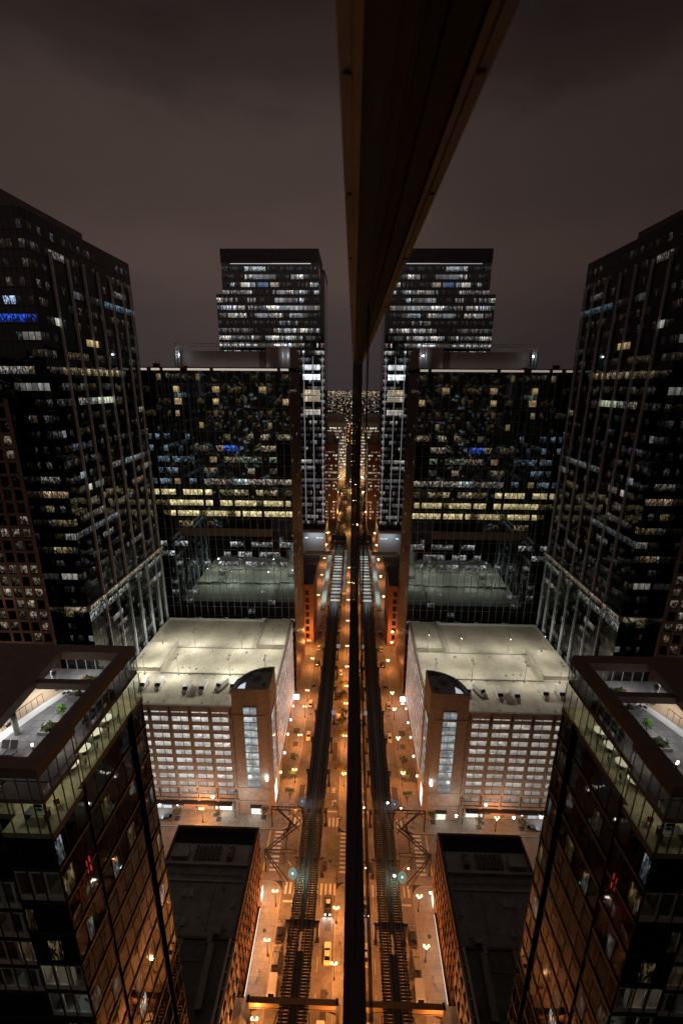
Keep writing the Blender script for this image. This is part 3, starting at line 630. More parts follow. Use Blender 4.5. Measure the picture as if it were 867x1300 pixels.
# ================================================================== low dark-roofed block
Bd = thing('flat_roofed_block', 'low brick block with a dark flat roof, between the glass block and the parking garage', 'building', (-34, 66, 0))
XB = -24.0; BW = -46.0
b = MB(); b.box(BW, XB-.3, 45.2, 89.0, 0, 23.2); b.build('wall', M['brick'], Bd)
b = MB(); b.box(BW, XB-.25, 45.1, 89.1, 23.2, 23.5); b.build('roof', M['roof'], Bd)
b = MB(); b.box(XB-.55, XB+.1, 64.5, 89.2, 23.0, 24.6); b.box(BW, XB-.56, 88.6, 89.2, 23.51, 24.6); b.box(BW, BW+.4, 66, 88.59, 23.51, 24.4); b.box(BW, XB-.56, 64.5, 64.9, 23.51, 24.0)
b.build('parapet', M['brick'], Bd)
b = MB()
for k in range(13):
    y = 65+k*1.95
    b.box(XB-.3, XB+.05, y, y+.7, 5.5, 23.0)
for z in (5.2, 9.0, 13.0, 17.0, 21.2): b.box(XB-.3, XB+.16, 64.6, 89.1, z, z+.5)
for k in range(24): b.box(XB+.1, XB+.42, 64.8+k*1.02, 65.2+k*1.02, 22.3, 23.0)
b.build('street_piers', M['brick'], Bd)
wn = wall_windows((XB-.3,65.7,0), (0,1,0), (1,0,0), 1.95, 12, [5.9,9.9,13.9,17.9], 2.7, lambda r, q: (mul(WARM, R.uniform(.01,.12)), 'room'), inset=.02, proud=.04)
add_windows(Bd, wn)
b = MB(); b.box(XB-.2, XB+.7, 64.8, 83, 3.9, 4.3); b.build('shop_canopy', M['darkmull'], Bd)
b = MB(); b.box(XB+.71, XB+.74, 65, 82.6, 3.95, 4.22); b.build('canopy_light', emit('shop strip light', (1,.93,.84), 2.2), Bd)
lamp('shop_light', 'AREA', (XB+.6, 74, 3.8), 260, (1,.88,.7), Bd, size=(.6,16))
lamp('entrance_light', 'POINT', (XB+.8, 88.3, 3.4), 220, (1,.93,.8), Bd, .2)
b = MB(); b.box(XB+.1, XB+.16, 86.5, 89, .2, 3.2); b.build('shop_window', emit('shop window', (1,.88,.66), 2.0), Bd)
b = MB(); b.box(BW+.4, XB-.56, 79.4, 80.0, 23.51, 24.5); b.box(BW+.4, XB-1.2, 75.9, 76.3, 23.51, 23.9); b.box(-27.5,-25.2,80.6,84.2,23.51,23.75); b.build('roof_upstand', M['roofgrey'], Bd)
b = MB(); b.box(-41, -25.5, 80.3, 84.8, 23.51, 23.56); b.build('plant_deck', M['roofgrey'], Bd)
b = MB(); b.box(BW+.4, XB-.6, 85.2, 88.5, 23.52, 23.6); b.build('roof_gully', solid('black felt', (.012,.012,.012), .9), Bd)
b = MB(); b.box(BW+.2, XB-.6, 45.2, 64.45, 23.51, 23.62); b.build('near_roof', solid('darkest felt', (.15,.145,.14), .85, var=.3, grime=.4), Bd)
b = MB(); b.box(BW+.3, -35.2, 58, 64.3, 23.63, 24.2); b.box(BW+.3,-33.2,52,56.5,23.63,24.0); b.build('raised_roof', M['roof'], Bd)
def skylight(x, y, lab):
    t = thing('skylight', lab, 'skylight', (x,y,23.5), 'skylights on the dark flat roof'); k = MB(); k.box(x-.55,x+.55,y-.8,y+.8,23.51,23.8); k.build('kerb', M['roofgrey'], t)
    k = MB(); k.idx([(x-.5,y-.75,23.8),(x+.5,y-.75,23.8),(x+.5,y+.75,23.8),(x-.5,y+.75,23.8),(x,y-.5,24.05),(x,y+.5,24.05)], [(0,1,4),(1,2,5,4),(2,3,5),(3,0,4,5)]); k.build('dome', solid('milky plastic', (.34,.33,.31), .4), t)
for x, y, lb in ((-38.5,73.4,'left of the far pair'),(-36.8,73.3,'right of the far pair'),(-26.3,71.4,'alone near the street parapet'),(-38.4,67.7,'left of the near pair'),(-36.6,67.6,'right of the near pair')): skylight(x, y, 'pale skylight on the dark flat roof, %s' % lb)
for r in range(3):
    for c in range(6):
        x, y = -38.6+c*1.15, 81.3+r*1.2
        if c == 0:
            pass
        t = thing('condenser_unit', 'dark roof condenser in the %s row, %s from the left' % (('near','middle','far')[r], ('first','second','third','fourth','fifth','sixth')[c]), 'air conditioner', (x,y,23.56), 'grid of condensers on the dark roof')
        k = MB(); k.box(x-.42,x+.42,y-.42,y+.42,23.565,24.5); k.build('casing', M['roofgrey'], t); k = MB(); k.cyl((x,y,24.5),(x,y,24.58), .36, .36, 14); k.build('fan', M['black'], t)
t = thing('air_handler', 'large pale air-handling unit beside the condensers', 'air conditioner', (-29.8,82.5,23.56)); k = MB(); k.box(-30.6,-29.2,80.9,84.0,23.565,25.2); k.build('casing', M['conc'], t); k = MB(); k.cyl((-29.9,81.8,25.2),(-29.9,81.8,25.9), .35, None, 12); k.cyl((-29.9,83.2,25.2),(-29.9,83.2,25.7), .3, None, 12); k.build('vent', M['roofgrey'], t)
t = thing('air_handler', 'long grey air-handling unit at the left of the plant deck', 'air conditioner', (-42.4,82,23.52)); k = MB(); k.box(-44.6,-40.4,80.8,82.6,23.53,25.0); k.box(-44,-41,82.7,84.2,23.53,24.4); k.build('casing', M['roofgrey'], t)
t = thing('roof_duct', 'long grey duct running down the near dark roof', 'duct', (-28.6,58,23.6)); k = MB(); k.bar((-28.9,63.4,24.4),(-28.3,53.0,24.4), 1.3, .9); k.bar((-29.5,63.4,24.3),(-29.5,65.6,24.3), 1.0, .8); k.build('duct_run', M['conc'], t)
k = MB()
for i in range(6): y = 54+i*1.8; k.box(-28.95+.05*(63-y)/10, -28.2+.05*(63-y)/10, y, y+.1, 23.62, 24.0)
k.build('duct_feet', M['steel'], t)
t = thing('roof_vent', 'square dark vent at the far end of the long duct', 'vent', (-29,65.8,23.6)); k = MB(); k.box(-29.2,-27.8,65.2,66.4,23.51,24.6); k.build('casing', M['roofgrey'], t); k = MB(); k.box(-29.3,-27.7,65.1,66.5,24.6,24.75); k.build('cap', M['roof'], t)
for i, (x, y, h, nm) in enumerate(((-31.5,78.2,.9,'behind the condenser grid'),(-40.5,70.2,.7,'between the two skylight pairs'),(-29.4,74.6,1.1,'beside the lone skylight'),(-33.5,68.6,.6,'in the middle of the roof'),(-27,66.4,.8,'near the parapet step'))):
    t = thing('vent_pipe', 'small capped vent pipe on the dark flat roof, %s' % nm, 'vent', (x,y,23.5), 'vent pipes on the dark flat roof'); k = MB(); k.cyl((x,y,23.505),(x,y,23.5+h),.14,None,10); k.build('pipe', M['conc'], t); k = MB(); k.cyl((x,y,23.5+h),(x,y,23.62+h),.26,.1,10); k.build('cap', M['roofgrey'], t)
for i, (x0, y0, x1, y1, nm) in enumerate(((-43.5,77.6,-26,77.4,'across the roof below the plant deck'),(-31.2,66.2,-31.6,75.6,'down the middle of the roof'),(-44,60.5,-30,60.9,'across the near roof'))):
    t = thing('roof_pipe', 'thin grey pipe run %s' % nm, 'pipe', (x0,y0,23.6), 'pipes on the dark flat roof'); k = MB(); k.cyl((x0,y0,23.78),(x1,y1,23.78),.08,None,8); k.build('run', M['conc'], t); k = MB()
    for j in range(7): k.box(x0+(x1-x0)*j/6-.12,x0+(x1-x0)*j/6+.12,y0+(y1-y0)*j/6-.12,y0+(y1-y0)*j/6+.12,23.63,23.7)
    k.build('feet', M['steel'], t)
for k_ in range(7):
    b = MB(); y = 66.6+k_*1.55; b.box(BW+.5, XB-.7, y, y+.06, 23.502, 23.512); b.build('roof_seam', M['roofgrey'], Bd)
b = MB(); b.box(XB-.299, XB-.22, 45.2, 64.4, .14, 23.4); b.build('glazed_front', M['glassO'], Bd)
t = thing('roof_lattice', 'grey steel lattice frame along the street edge of the near roof', 'lattice', (-24,57,21)); k = MB()
for xx, zz in ((-24.0,23.7),(-25.0,24.4),(-24.0,20.2),(-24.0,16.5),(-24.0,12.0)): k.bar((xx,45.5,zz),(xx,64.4,zz), .45)
for i in range(8):
    y = 46+i*2.6; k.bar((-24,y,12),(-24,y,23.7), .34); k.bar((-24,y,23.7),(-25,y,24.4), .2)
    if i < 7: k.bar((-24,y,16.5),(-24,y+2.6,20.2), .22)
k.build('bars', solid('pinkish grey steel', (.55,.46,.42), .6, .0), t)
# ================================================================== parking garage
G = thing('parking_garage', 'brown stone parking garage with a pale floodlit roof deck and a rounded corner tower', 'parking garage', (-50, 140, 0))
GX, GL, GY, GB, GH = -25.0, -78.6, 113.5, 167.5, 41.5
zb = [7.2+3.27*k for k in range(11)]                         # bottoms of the openings
b = MB(); b.box(GL, GX-.28, GY+.30, GB, 0, 40.9); b.build('core', M['conc'], G)
b = MB()
b.box(GL, -36.6, GY, GY+.5, 40.5, 42.5); b.box(GL, -36.6, GY-.12, GY+.62, 42.5, 42.75)
b.box(GX-.5, GX, 125, GB, 40.5, 42.3)
for z in zb: b.box(GL, -36.6, GY, GY+.55, z-1.35, z); b.box(GX-.55, GX, 121.5, GB, z-1.35, z)
b.box(GL, -36.6, GY, GY+.55, 0.14, .6); b.box(GL, -36.6, GY-.25, GY+.6, 4.9, 5.5)
xs = []; x = -37.4
while x > GL: xs.append(x); x -= 6.45
for x in xs: b.box(x-.45, x+.45, GY-.08, GY+.6, .14, 42.49)
for k in range(23): y = 122+k*2.05; b.box(GX-.62, GX+.004, y-.26, y+.26, .14, 40.49)
for z in (5.0, ): b.box(GX-.5, GX+.3, 121.5, GB, z, z+.7)
b.build('stone_grid', M['stone'], G)
b = MB()
for x in xs: b.cyl((x-3.2, GY+.28, 6), (x-3.2, GY+.28, 40.4), .13, None, 8); b.cyl((x-.02, GY-.2, 38.5), (x-.02, GY-.2, 42.0), .16, None, 8); b.cyl((x-.02,GY-.2,5.6),(x-.02,GY-.2,9.8),.14,None,8)
b.build('drainpipe', M['steel'], G)
wn = []
for x in xs:
    def f(r, q):
        k = R.uniform(.75, 1.1)*(.55 if r == 0 else 1); return (mul((1.0,.955,.88), .62*k), 'garage')
    wn += wall_windows((x-6.0+.0,GY+.30,0), (1,0,0), (0,-1,0), 5.1, 1, zb, 1.94, f, inset=0, proud=.06)
wn = [w for w in wn if w[0][0].x > GL-1]
add_windows(G, wn)
wn = wall_windows((GX-.28,122.0,0), (0,1,0), (1,0,0), 2.05, 22, zb, 1.92, lambda r, q: (mul((1.0,.97,.92), R.uniform(.45,.9)), 'garage'), inset=.15, proud=.27)
add_windows(G, wn, 30)
# ground-floor shops
b = MB(); b.box(-66, -39, GY-1.4, GY, 3.7, 4.2); b.build('shop_canopy', M['darkmull'], G)
def shop(x0, x1, z0, z1, c, st, nm='shop_window'): b = MB(); b.box(x0, x1, GY-.03, GY+.02, z0, z1); b.build(nm, emit(nm, c, st), G)
shop(-44.8,-39.4,.6,3.4,(.95,1,.92),2.2); shop(-51,-45.6,.7,3.3,(1,.5,.2),.5); shop(-58.5,-52,.7,3.3,(1,.42,.16),.35); shop(-66.5,-60,.7,3.3,(.8,.9,1),.7)
b = MB(); b.box(-43.2,-41.0,GY-.12,GY-.04,3.0,3.6); b.build('green_sign', emit('green sign', (.05,1,.35), 2.2), G)
b = MB(); b.box(-55,-47,GY-1.48,GY-1.41,3.8,4.15); b.build('red_sign', emit('red sign', (1,.16,.05), .8), G)
b = MB(); b.cyl((-45.6,GY-.2,6.2),(-45.6,GY-.02,6.2),.6,None,20); b.build('round_sign', emit('round sign', (1,.98,.9), 2.5), G)
b = MB()
for x in (-63.5,-57.5,-64.6): b.ball((x,GY-.9,3.3),.28,10,8)
b.build('wall_lantern', emit('wall lantern', (.75,.88,1), 14), G)
lamp('lantern_light', 'POINT', (-63.5,GY-1.6,3.2), 320, (.8,.9,1), G, .2); lamp('shop_light', 'AREA', (-42,GY-1.0,3.4), 160, (1,.97,.85), G, size=(5,1))
for x in (-72,-52,-34): lamp('garage_front_fill', 'POINT', (x,GY-7.0,9.5), 1250, (1,.88,.74), G, .3)  # bare fill lights without fixtures, added to brighten the garage front
# roof decks: three strips with ramps between them
b = MB(); b.box(GL, GX-.5, GY+.5, 130.6, 40.9, 41.5); b.box(GL, GX-.5, 130.61, 146.0, 40.9, 41.7); b.box(GL, GX-.5, 146.01, GB, 40.9, 41.35)
b.build('roof_deck', M['deckconc'], G)
b = MB()
def wedge(x0,x1,y0,y1,za,zc):     # a sloping slab, za at x0 and zc at x1
    b.idx([(x0,y0,41.0),(x1,y0,41.0),(x1,y1,41.0),(x0,y1,41.0),(x0,y0,za),(x1,y0,zc),(x1,y1,zc),(x0,y1,za)], [(0,3,2,1),(4,5,6,7),(0,1,5,4),(1,2,6,5),(2,3,7,6),(3,0,4,7)])
wedge(GL+.1,-67.0,131.4,147.8,42.9,42.9); b.build('ramp', M['deckconc'], G)
b = MB(); wedge(-36.2,GX-.6,147.0,GB-.1,42.6,42.6); b.build('ramp', M['deckconc'], G)
b = MB()
b.box(-66.9,-36.3,146.0,146.3,41.4,42.15); b.box(-66.9,-37,130.6,130.9,41.4,42.05); b.box(-67.0,-66.75,131.4,147.8,42.9,43.7); b.box(GL+.2,-66.76,131.4,131.65,42.9,43.3); b.box(-36.45,-36.2,147.0,GB-.1,42.6,43.3); b.box(-36.19,GX-.7,147.0,147.25,42.6,43.3)
b.box(GL, GX, GB-.4, GB, 41.3, 42.3); b.box(GL,GL+.35,GY+.63,GB-.41,41.3,42.4)
b.build('deck_barrier', M['paleconc'], G)
for n_, x0, sx, y0, y1, z in ((17,-76,2.5,115.5,120.5,41.506),(17,-76,2.5,125.2,130.4,41.506),(11,-65,2.6,131.2,136,41.706),(11,-65,2.6,140.8,145.5,41.706),(11,-65,2.6,147.4,152,41.356),(11,-65,2.6,161,166,41.356)):
    b = MB()
    for k in range(n_): x = x0+k*sx; b.quad((x,y0,z),(x+.12,y0,z),(x+.12,y1,z),(x,y1,z))
    b.build('bay_lines', M['deckline'], G)
b = MB()
for k in range(20):
    x, y = (-76+R.randint(0,15)*2.5+1.3, R.choice((118,128,117))) if R.random() < .5 else (-64+R.randint(0,10)*2.6+1.3, R.choice((133.5,143.5)))
    z = (41.508 if y < 130 else 41.708)+k*.0002; r = R.uniform(.25,.7); y += R.uniform(-1,1)
    b.face([(x+r*R.uniform(.6,1)*math.cos(q*math.pi/5), y+r*1.5*R.uniform(.6,1)*math.sin(q*math.pi/5), z) for q in range(10)])
b.build('oil_stains', solid('oil stain', (.17,.155,.13), .5, var=.4, scale=3), G)
for i, (x, y, z) in enumerate(((-56.3,130.3,41.5),(-51.2,130.3,41.5),(-47.2,130.3,41.5))):
    t = thing('deck_bollard', 'short dark post on the roof deck, %s from the left' % ('first','second','third')[i], 'bollard', (x,y,z), 'posts between the roof vans'); k = MB(); k.cyl((x,y,z),(x,y,z+.9),.25,.22,10); k.build('post', M['roofgrey'], t)
# rounded tower
TW = thing('stair_tower', 'rounded brown stone stair tower on the street corner of the parking garage', 'tower', (-30, 118, 0))
TX, TY, TR = GX+.15, 112.6, 11.6
arc = [(TX-TR*math.cos(rad(a)), TY+TR*math.sin(rad(a))) for a in range(0, 91, 6)]
outl = [(TX-TR,TY),(TX-1.2,TY),(TX,TY+1.2),(TX,TY+TR)]+arc[::-1][1:-1]
b = MB(); b.prism(outl, .14, 48.6)
# recess the middle of the roof behind a parapet
inn = lambda d: [((x-(-29.3))*(1-d)+(-29.3), (y-116.8)*(1-d)+116.8) for x, y in outl]
i1 = inn(.10)
n = len(outl)
for k in range(n):
    a, c2 = outl[k], outl[(k+1)%n]; d2, e2 = i1[(k+1)%n], i1[k]
    b.idx([(*a,48.6),(*c2,48.6),(*d2,48.6),(*e2,48.6),(*a,50.0),(*c2,50.0),(*d2,50.0),(*e2,50.0)], [(4,5,6,7),(0,1,5,4),(2,3,7,6)])
b.box(TX-TR-.1,TX-1.3,TY-.15,TY,39.9,40.5); b.box(TX-TR-.1,TX-1.3,TY-.12,TY,11.2,11.6); b.box(TX,TX+.12,TY+1.3,TY+TR,38.8,39.3); b.box(TX-TR-.1,TX-1.3,TY-.25,TY,5.6,6.1)
b.build('wall', M['stone'], TW)
b = MB(); b.prism(inn(.101), 48.605, 48.68); b.build('roof', M['roofgrey'], TW)
b = MB(); b.box(-31.0,-28.6,118.5,120.5,48.69,50.6); b.box(-27.5,-26.6,116,117.5,48.69,49.6); b.build('roof_plant', M['roof'], TW)
b = MB(); b.face([(-35.2,114.0,48.75),(-32.6,114.0,48.75),(-33.0,117.6,48.75),(-34.4,116.2,48.75)]); b.build('skylight', emit('skylight', (.8,.9,1), .75), TW)
def strip(x0, x1, y0, y1, z0, z1, n, front):
    g = MB(); fr = MB()
    for k in range(n):
        za, zc = z0+(z1-z0)*k/n+.14, z0+(z1-z0)*(k+1)/n-.14
        c = mul((.80,.93,.95), R.uniform(.42,.62)); u = R.random()*50; uv = [(u,u),(u+1,u),(u+1,u+1),(u,u+1)]
        q = MB()
        if front: q.quad((x0,y0,za),(x1,y0,za),(x1,y0,zc),(x0,y0,zc), uv=uv, col=c)
        else: q.quad((x0,y0,za),(x0,y1,za),(x0,y1,zc),(x0,y0,zc), uv=uv, col=c)
        q.build('window', M['blind'], TW)
        if front: fr.box(x0-.1,x1+.1,y0-.12,y0+.2,zc,zc+.28)
        else: fr.box(x0-.2,x0+.1,y0-.1,y1+.1,zc,zc+.28)
    if front:
        for x in (x0-.12,(x0+x1)/2-.04,x1): fr.box(x,x+.1,y0-.14,y0+.2,z0,z1)
    else:
        for y in (y0-.1,(y0+y1)/2,y1): fr.box(x0-.2,x0+.13,y,y+.1,z0,z1)
    fr.build('window_frame', M['mull'], TW)
strip(-33.0,-28.9,TY-.05,TY-.05,11.6,43.6,11,True); strip(TX+.05,0,TY+2.4,TY+7.4,11.5,38.5,9,False)
b = MB(); b.box(-32.4,-29.0,TY-.1,TY-.04,.3,3.9); b.build('entrance', emit('entrance', (1,.93,.8), 1.4), TW)
b = MB(); b.box(-32.6,-28.8,TY-1.2,TY-.11,4.0,4.4); b.build('entrance_canopy', M['darkmull'], TW)
lamp('entrance_light', 'AREA', (-30.7,TY-.9,3.9), 90, (1,.93,.8), TW, size=(3,1))
b = MB()
for z in (2.2,6.0): b.box(TX+.02,TX+.08,TY+3,TY+6.5,z,z+3.0)
b.build('display_window', emit('display window', (.9,.97,1), 2.2), TW)
b = MB(); b.ball((-26.6,TY-.45,16.2),.42,10,10,sz=3.2); b.build('oval_lamp', emit('oval lamp', (1,.97,.9), 5), TW)
lamp('oval_light', 'POINT', (-26.6,TY-1.3,16.2), 130, (1,.94,.85), TW, .3)
for k, (y, z, c) in enumerate(((124,5.6,(1,.8,.5)),(133,5.2,(1,1,1)),(142,5.4,(1,.85,.6)),(150,5.2,(1,.95,.85)),(158,5.3,(1,.7,.35)))):
    t = thing('projecting_sign', 'small lit shop sign on the street side of the garage, %s from the corner' % ('first','second','third','fourth','fifth')[k], 'sign', (GX,y,z), 'lit shop signs under the garage')
    b = MB(); b.box(GX+.35,GX+1.1,y-.1,y+.1,z,z+1.1); b.build('panel', emit('sign panel', c, 3), t); b = MB(); b.box(GX+.02,GX+1.1,y-.05,y+.05,z+1.1,z+1.18); b.build('bracket', M['black'], t)
t = thing('box_sign', 'glowing white box sign hanging over the left pavement beside the garage', 'sign', (GX,163,5.5)); b = MB(); b.box(GX+.5,GX+2.6,163,163.6,5.2,7.6); b.build('panel', emit('white sign', (.85,.92,1), 5), t); b = MB(); b.box(GX,GX+2.6,163.2,163.4,7.6,7.75); b.build('bracket', M['black'], t)
lamp('sign_light', 'POINT', (GX+1.6,162,5.0), 420, (.95,.95,1), t, .3)
# lamp posts on the roof
GP = [(-72,130,41.5),(-60,130,41.5),(-42,130.2,41.5),(-29.4,130.2,41.7),(-72.5,146.6,42.9),(-60,146.6,41.4),(-41.8,146.6,41.4),(-29.5,146.6,42.6)]
nm = ('near row, at the left edge','near row, behind the left vans','near row, behind the right vans','near row, behind the rounded tower','far row, on the left ramp','far row, second from the left','far row, third from the left','far row, on the right ramp')
for (x, y, z), w in zip(GP, nm):
    t = thing('deck_lamp', 'slim lamp post on the garage roof, %s' % w, 'lamp post', (x,y,z), 'lamp posts on the garage roof')
    b = MB(); b.cyl((x,y,z),(x,y,z+7.4),.12,.07,8); b.cyl((x,y,z),(x,y,z+.8),.32,.32,10); b.build('post', M['mull'], t)
    for s in (-1,1):
        b = MB(); b.bar((x,y,z+7.35),(x,y+s*.9,z+7.5),.08); b.obox((x,y+s*1.1,z+7.52),.22,.4,.07); h = b.build('lamp_head', M['mull'], t)
        b = MB(); b.box(x-.18,x+.18,y+s*1.1-.33,y+s*1.1+.33,z+7.42,z+7.445); b.build('lens', emit('lamp lens', (1,.97,.85), 14), h)
        lamp('bulb', 'SPOT', (x,y+s*1.1,z+7.38), 1750, (1,.95,.80), t, .2, rot=(s*rad(52),0,0)); lamp('side_bulb', 'SPOT', (x+s*.25,y+s*1.1,z+7.38), 1750, (1,.95,.80), t, .2, rot=(0,-s*rad(55),0))

# ================================================================== glass tower behind the garage
D = thing('glass_tower', 'broad dark glass tower behind the parking garage, with yellow-lit floors and a roof screen', 'tower', (-54, 190, 0))
DY, DL, DR, DT = 175.0, -82.3, -24.6, 146.0
bwD = (DR-DL)/19
b = MB(); b.box(DL, DR-.3, DY, 208, 0, DT-1.3); b.build('glazed_wall', M['glassD'], D)
b = MB(); b.box(DR-.3, DR, DY-.25, 208.2, 0, DT); b.build('stone_flank', M['granite'], D)
rows = [DT-4.57*(k+1)-.2 for k in range(30)]
b = MB(); grid(b, (DL,DY,0), (1,0,0), (0,-1,0), bwD, 19, 0, DT-1.3, [DT-1.5-4.57*k for k in range(1,31)], .12, .07, .18, .05)
b.build('mullions', M['mull'], D)
b = MB(); b.box(DL+9, DR-9, DY-.09, DY-.02, rows[14]+.2, rows[14]+3.7); b.build('louvre_band', M['louvre'], D)
b = MB()
for a, c in ((0,2.6),(4.4,7.6),(9,15.5),(18.5,27),(28.5,53),(54.3,57.3)): b.box(DL+a, DL+c, DY-.4, DY-.05, DT-1.2, DT-.45)
b.build('cornice_light', emit('cornice light', (1,.86,.70), .5), D)
b = MB(); b.box(DL-.1, DR, DY-.3, 208, DT-1.29, DT-1.21); b.box(DL-.1, DR, DY-.04, 208, DT-1.2, DT); b.build('parapet', M['darkmull'], D)
def litD(r, q):
    if r == 14 and 2 < q < 16: return None
    if r in (10,11,12):
        gap = {10:(3,8,9,10,13,15,17,18), 11:(0,1,8,14), 12:(0,1,6,10)}[r]
        if q in gap: return (mul(YEL,.12),'room') if R.random() < .5 else None
        if r == 10 and q > 10: return (mul((1,.82,.5),R.uniform(.2,.6)),'room')
        return (mul((1,.83,.42), R.uniform(.6,1.0)), 'band', R.choice((1,1,1,.7)))
    hot = {(1,4):.8,(2,4):.9,(2,1):.4,(2,2):.3,(1,3):.4,(0,18):.8,(2,7):.55,(2,9):.6,(2,16):.9,(2,17):.5,(2,18):.7,(3,4):.5,(3,10):.7,(3,9):.2,(4,7):.5,(4,10):.4,(1,9):.6,(1,15):.5,(0,7):.3,(0,8):.3,(0,9):.35,(6,8):.35,(7,7):.45,(7,8):.45,(9,3):.6,(9,4):.5,(4,16):.4,(0,2):.3}
    if (r, q) in hot and (r+q) % 5 < 3: return (mul((1,.70,.32), hot[r,q]*.62), 'band', R.choice((1,.8,.55)))
    if (r, q) in ((6,10),(6,11)): return (mul((.08,.2,1),.75),'room')
    if (r, q) in ((9,11),(9,12)): return (mul((.8,1,1),.8),'room')
    x = R.random()
    if r <= 4: return (mul((1,.72,.36), R.uniform(.015,.07)), 'room', R.choice((1,.6,.4))) if x < .33 else None
    if r <= 9:
        if q <= 5: return (mul((.55,.78,1), R.uniform(.08,.30)), 'room', R.choice((1,.6))) if x < .62 else None
        if r == 7 and q > 11: return (mul((.7,.85,.6), R.uniform(.1,.25)), 'room') if x < .7 else None
        if r == 9: return (mul((1,.85,.7), R.uniform(.15,.45)), 'room') if x < .85 else None
        return (mul((1,.8,.55), R.uniform(.06,.35)), 'room') if x < .45 else None
    if r == 13: return (mul((1,.7,.4), R.uniform(.05,.3)), 'room') if x < .25 else None
    if r in (15,16,17): return (mul((.95,.97,1), R.uniform(.10,.5)), 'room') if x < .55 else None
    if r == 28: return (mul(WARM, R.uniform(.3,.8)), 'room') if x < .3 else None
    return (mul((.9,.95,1), R.uniform(.04,.25)), 'room') if x < .12 else None
wn = wall_windows((DL,DY,0), (1,0,0), (0,-1,0), bwD, 19, rows, 2.3, litD, inset=.04, proud=.025)
add_windows(D, wn)
# small lights on the polished flank: windows of the narrow side
wn = wall_windows((DR,176,0), (0,1,0), (1,0,0), 2.0, 16, rows, 1.2, lambda r, q: (mul(R.choice((WARM,WHITE,COOL)), R.uniform(.1,.9)), 'room', .45) if R.random() < (.10 if r < 16 else .22) else None, inset=.2)
add_windows(D, wn, 40)
b = MB(); b.box(-70.5,-33.5,180,206,DT,DT+6.2); b.box(-34,-24.8,178.5,206,DT,DT+7.8); b.build('penthouse', M['screen'], D)
b = MB(); b.box(-37,-33,179.9,180.02,DT,DT+6.0); b.build('penthouse_panel', M['louvre'], D)
b = MB()
for z in (8.6, 7.6): b.bar((-68.4,176.5,DT+z),(-24.9,176.5,DT+z), .3)
for x in [-68.4+2.7*k for k in range(17)]: b.bar((x,176.5,DT+7.6),(x,176.5,DT+8.6), .2)
for x in (-68.4,-67.2): b.bar((x,176.5,DT),(x,176.5,DT+8.6), .35)
for k in range(6): b.bar((-68.4,176.5,DT+.5+k*1.25),(-67.2,176.5,DT+1.2+k*1.25), .15)
for x in (-27.2,-25.1): b.bar((x,176.5,DT),(x,176.5,DT+8.6), .4)
b.build('roof_gantry', M['silver'], D)
b = MB(); b.box(-66,-64.6,177,178,DT,DT+.5); b.box(-78,-76,177,179,DT,DT+1.4); b.cyl((-77,177.5,DT+1.4),(-77,177.5,DT+3),.08,None,6); b.cyl((-75.5,177.5,DT),(-75.5,177.5,DT+2.6),.08,None,6); b.build('roof_plant', M['darkmull'], D)
for x in (-26,-67): lamp('gantry_light', 'POINT', (x,175.8,DT+4.5), 120, (.85,.92,1), D, .3)
lamp('screen_light', 'AREA', (-50,177.4,DT+.6), 60, (1,.9,.85), D, size=(34,.5), rot=(rad(120),0,0))

# ================================================================== tallest tower, farther down the street
Eb = thing('tall_tower', 'tallest glass tower far down the street, stepped, with rows of white-lit floors', 'tower', (-60, 372, 0))
EY, EP = 350.0, 5.17
b = MB(); b.box(-96.7, -26.5, EY+.5, 392, 203, 223.6); b.box(-101.4, -25.2, EY, 394, 22, 203); b.box(-25.19,-22.2,EY+.6,390,22,217); b.build('glazed_wall', M['glassE'], Eb)
b = MB(); b.box(-97, -26.3, EY+.3, 392.3, 223.6, 232.6); b.box(-25.3,-22.0,EY+.4,390,217,219); b.build('crown_screen', solid('charcoal screen', (.11,.105,.105), .5, .3, stretch=(3,3,.05)), Eb)
b = MB()
for k in range(47): b.box(-97+k*1.53,-96.8+k*1.53,EY+.12,EY+.29,223.6,232.6)
b.build('crown_ribs', M['darkmull'], Eb)
rowsE = [222.2-EP*k-4.0 for k in range(38)]
b = MB(); grid(b, (-101.4,EY,0), (1,0,0), (0,-1,0), 3.05, 25, 22, 203, [z-.6 for z in rowsE if z < 203], .16, .25, .2, .12); grid(b, (-96.7,EY+.5,0), (1,0,0), (0,-1,0), 3.05, 23, 203, 216, [z-.6 for z in rowsE if z > 203], .16, .25, .2, .12)
b.build('mullions', M['darkmull'], Eb)
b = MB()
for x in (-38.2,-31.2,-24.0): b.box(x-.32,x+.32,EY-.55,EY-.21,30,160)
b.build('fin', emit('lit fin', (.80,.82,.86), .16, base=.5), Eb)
pe = {0:.3,1:.55,2:.55,3:.55,4:.6,5:.95,6:.75,7:.2,8:.75,9:.85,10:.95,11:.7,12:.85,13:.9}
def litE(r, q):
    if r == 1 and q in (4,5,6): return (mul(WHITE,.95),'blind')
    if r == 1 and q in (8,9,10): return (mul((.35,.55,1),.35),'blind')
    if r == 1 and q in (11,12): return (mul((1,.85,.6),.4),'blind')
    if r == 6 and q in (11,12): return (mul(WHITE,.45),'blind')
    p = pe.get(r, .5)
    if q in (9,12) and 2 <= r <= 10: return (mul(WHITE,R.uniform(.6,1.4)),'room') if R.random() < .7 else None
    if R.random() < p: return (mul(R.choice(((.95,.97,1),WHITE,(.8,.9,1))), R.choice((.2,.4,.7,1.0,1.5)) if r < 14 else R.choice((.08,.16,.35,.7))), 'room', R.choice((1,.7)))
    if R.random() < .6: return (mul((.9,.95,1),R.choice((.02,.035,.06))),'room')
edim = lambda: (mul((.9,.95,1),R.choice((.015,.03,.05))),'room') if R.random() < .7 else None
erow = []
